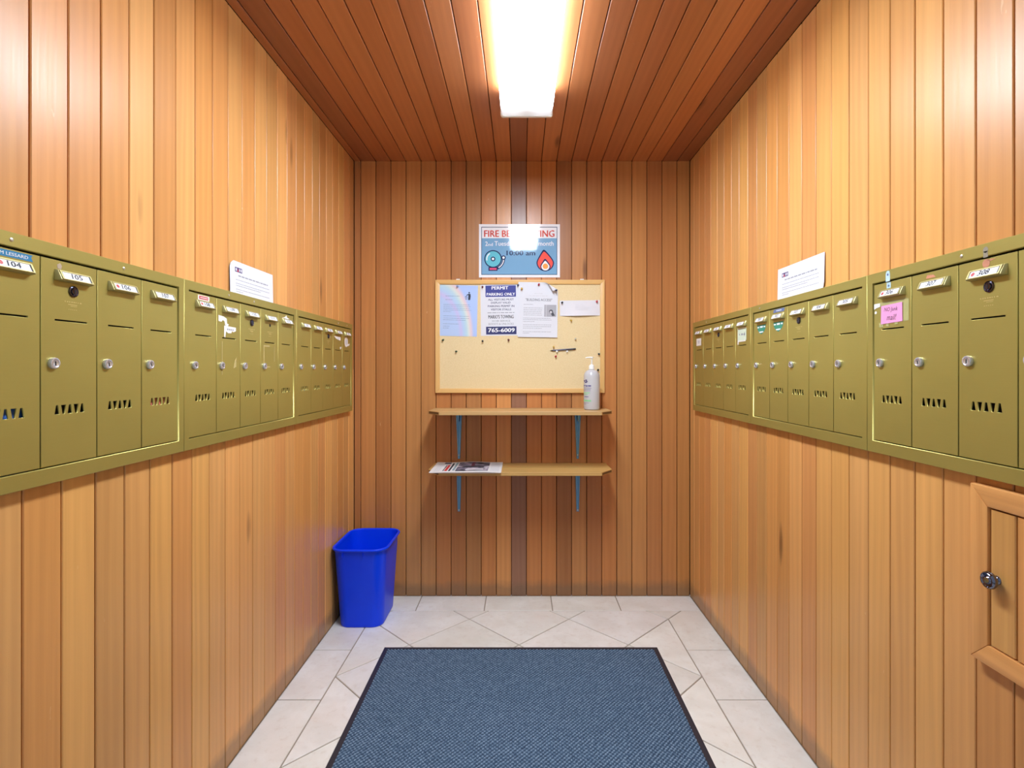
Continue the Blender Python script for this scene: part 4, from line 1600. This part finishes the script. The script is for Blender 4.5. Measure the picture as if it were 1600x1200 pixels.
def bsec(s, d=0.0):
    return rrect(0.106 + 0.0212 * s - d, 0.136 + 0.032 * s - d, 0.052 + 0.006 * s - d)


bin_ = thing('waste_bin', 'blue plastic rectangular waste bin standing in back left corner of tiled floor', 'bin', (-0.7795, 2.703, 0.0004))
bm = bmesh.new()
secs = [(bsec(0, 0.007), 0.0), (bsec(0, 0.0022), 0.0014), (bsec(0), 0.006), (bsec(0.03), 0.014)] + [(bsec(s), HB * s) for s in (0.25, 0.5, 0.75, 0.90, 0.985)]
secs += [(bsec(0.985, 0.0026), HB * 0.985)] + [(bsec(s, 0.0026), HB * s) for s in (0.75, 0.5, 0.25)] + [(bsec(0.02, 0.003), 0.008)]
loft(bm, secs)
link('bin_body', finish(bm, True), M_BIN, bin_)
bm = bmesh.new()
rs = []
for ang in range(0, 360, 36):
    o_ = 0.0045 + 0.0062 * math.cos(R(ang))
    z_ = HB - 0.004 + 0.0066 * math.sin(R(ang))
    rs.append([bm.verts.new((p[0], p[1], z_)) for p in rrect(0.1272 + o_, 0.168 + o_, 0.058 + o_)])
n = len(rs[0])
for a_, b__ in zip(rs, rs[1:] + rs[:1]):
    for i in range(n):
        bm.faces.new((a_[i], a_[(i + 1) % n], b__[(i + 1) % n], b__[i]))
link('rolled_rim', finish(bm, True), M_BIN, bin_)
for x in (-0.074, 0.024):
    link('rib', box_mesh(x - 0.0016, x + 0.0016, -0.1735, -0.164, HB - 0.034, HB - 0.008, 0.0006), M_BIN, bin_)

# ------------------------------------------------------------------ floor mat
mat_ = thing('floor_mat', 'blue grey ribbed carpet mat with black rubber edge on tiled floor', 'mat', (0.0, 0.0, 0.0))
MX0, MX1, MY0, MY1, MB_ = -0.612, 0.611, 0.555, 2.385, 0.021
bm = bmesh.new()
ro = [(MX0, MY0), (MX1, MY0), (MX1, MY1), (MX0, MY1)]
ri = [(MX0 + MB_, MY0 + MB_), (MX1 - MB_, MY0 + MB_), (MX1 - MB_, MY1 - MB_), (MX0 + MB_, MY1 - MB_)]
A = [bm.verts.new((p[0], p[1], 0.0004)) for p in ro]
B = [bm.verts.new((p[0], p[1], 0.0018)) for p in ro]
C = [bm.verts.new((p[0], p[1], 0.0048)) for p in ri]
E = [bm.verts.new((p[0], p[1], 0.0004)) for p in ri]
for i in range(4):
    j = (i + 1) % 4
    bm.faces.new((A[i], A[j], B[j], B[i]))
    bm.faces.new((B[i], B[j], C[j], C[i]))
    bm.faces.new((C[i], C[j], E[j], E[i]))
    bm.faces.new((E[i], E[j], A[j], A[i]))
link('rubber_border', finish(bm), plain('black rubber', (42, 44, 56), 0.55, noise=0.1), mat_)
st = 0.0042
xs = np.arange(MX0 + MB_, MX1 - MB_, st)
ys = np.arange(MY0 + MB_, MY1 - MB_, st)
GX, GY = np.meshgrid(xs, ys, indexing='ij')
u_, v_ = (GX + GY * 0.9) / 0.0150, (GX - GY * 0.9) / 0.0150
npr = np.random.default_rng(5)
GZ = 0.0050 + 0.0009 * (np.sin(2 * np.pi * u_) + np.sin(2 * np.pi * v_)) + npr.uniform(-0.0006, 0.0006, GX.shape)
nx, ny = GX.shape
idx = np.arange(nx * ny).reshape(nx, ny)
quads = np.stack([idx[:-1, :-1], idx[1:, :-1], idx[1:, 1:], idx[:-1, 1:]], -1).reshape(-1, 4)
me = bpy.data.meshes.new('pile')
me.vertices.add(nx * ny)
me.vertices.foreach_set('co', np.stack([GX, GY, GZ], -1).astype(np.float32).ravel())
me.loops.add(len(quads) * 4)
me.loops.foreach_set('vertex_index', quads.astype(np.int32).ravel())
me.polygons.add(len(quads))
me.polygons.foreach_set('loop_start', np.arange(0, len(quads) * 4, 4, dtype=np.int32))
me.update(calc_edges=True)
t = NT('blue grey carpet')
v = t.coords((1, 1, 1))
n1 = t.noise(v, 330, 2, 0.7)
n2 = t.noise(v, 3.0, 3)
tc2 = t.coords((1, 1, 1))
sx = t.n('ShaderNodeSeparateXYZ')
t.l(tc2, sx.inputs[0])
hz_ = t.ramp(t.math('MULTIPLY', t.math('SUBTRACT', sx.outputs[2], 0.0032), 280.0), [(0.0, 0.0), (1.0, 1.0)])
f = t.math('ADD', t.math('MULTIPLY', hz_, 0.55), t.math('MULTIPLY', n1, 0.55))
c = t.ramp(f, [(0.28, lin(26, 38, 60)), (0.56, lin(72, 96, 124)), (0.84, lin(160, 184, 208))])
c = t.mix(t.math('MULTIPLY', n2, 0.25), c, lin(60, 84, 100))
t.set(Base_Color=c, Roughness=0.95)
t.b.inputs['Specular IOR Level'].default_value = 0.15
pile = link('carpet_pile', me, t.m, mat_)
pile['kind'] = 'stuff'
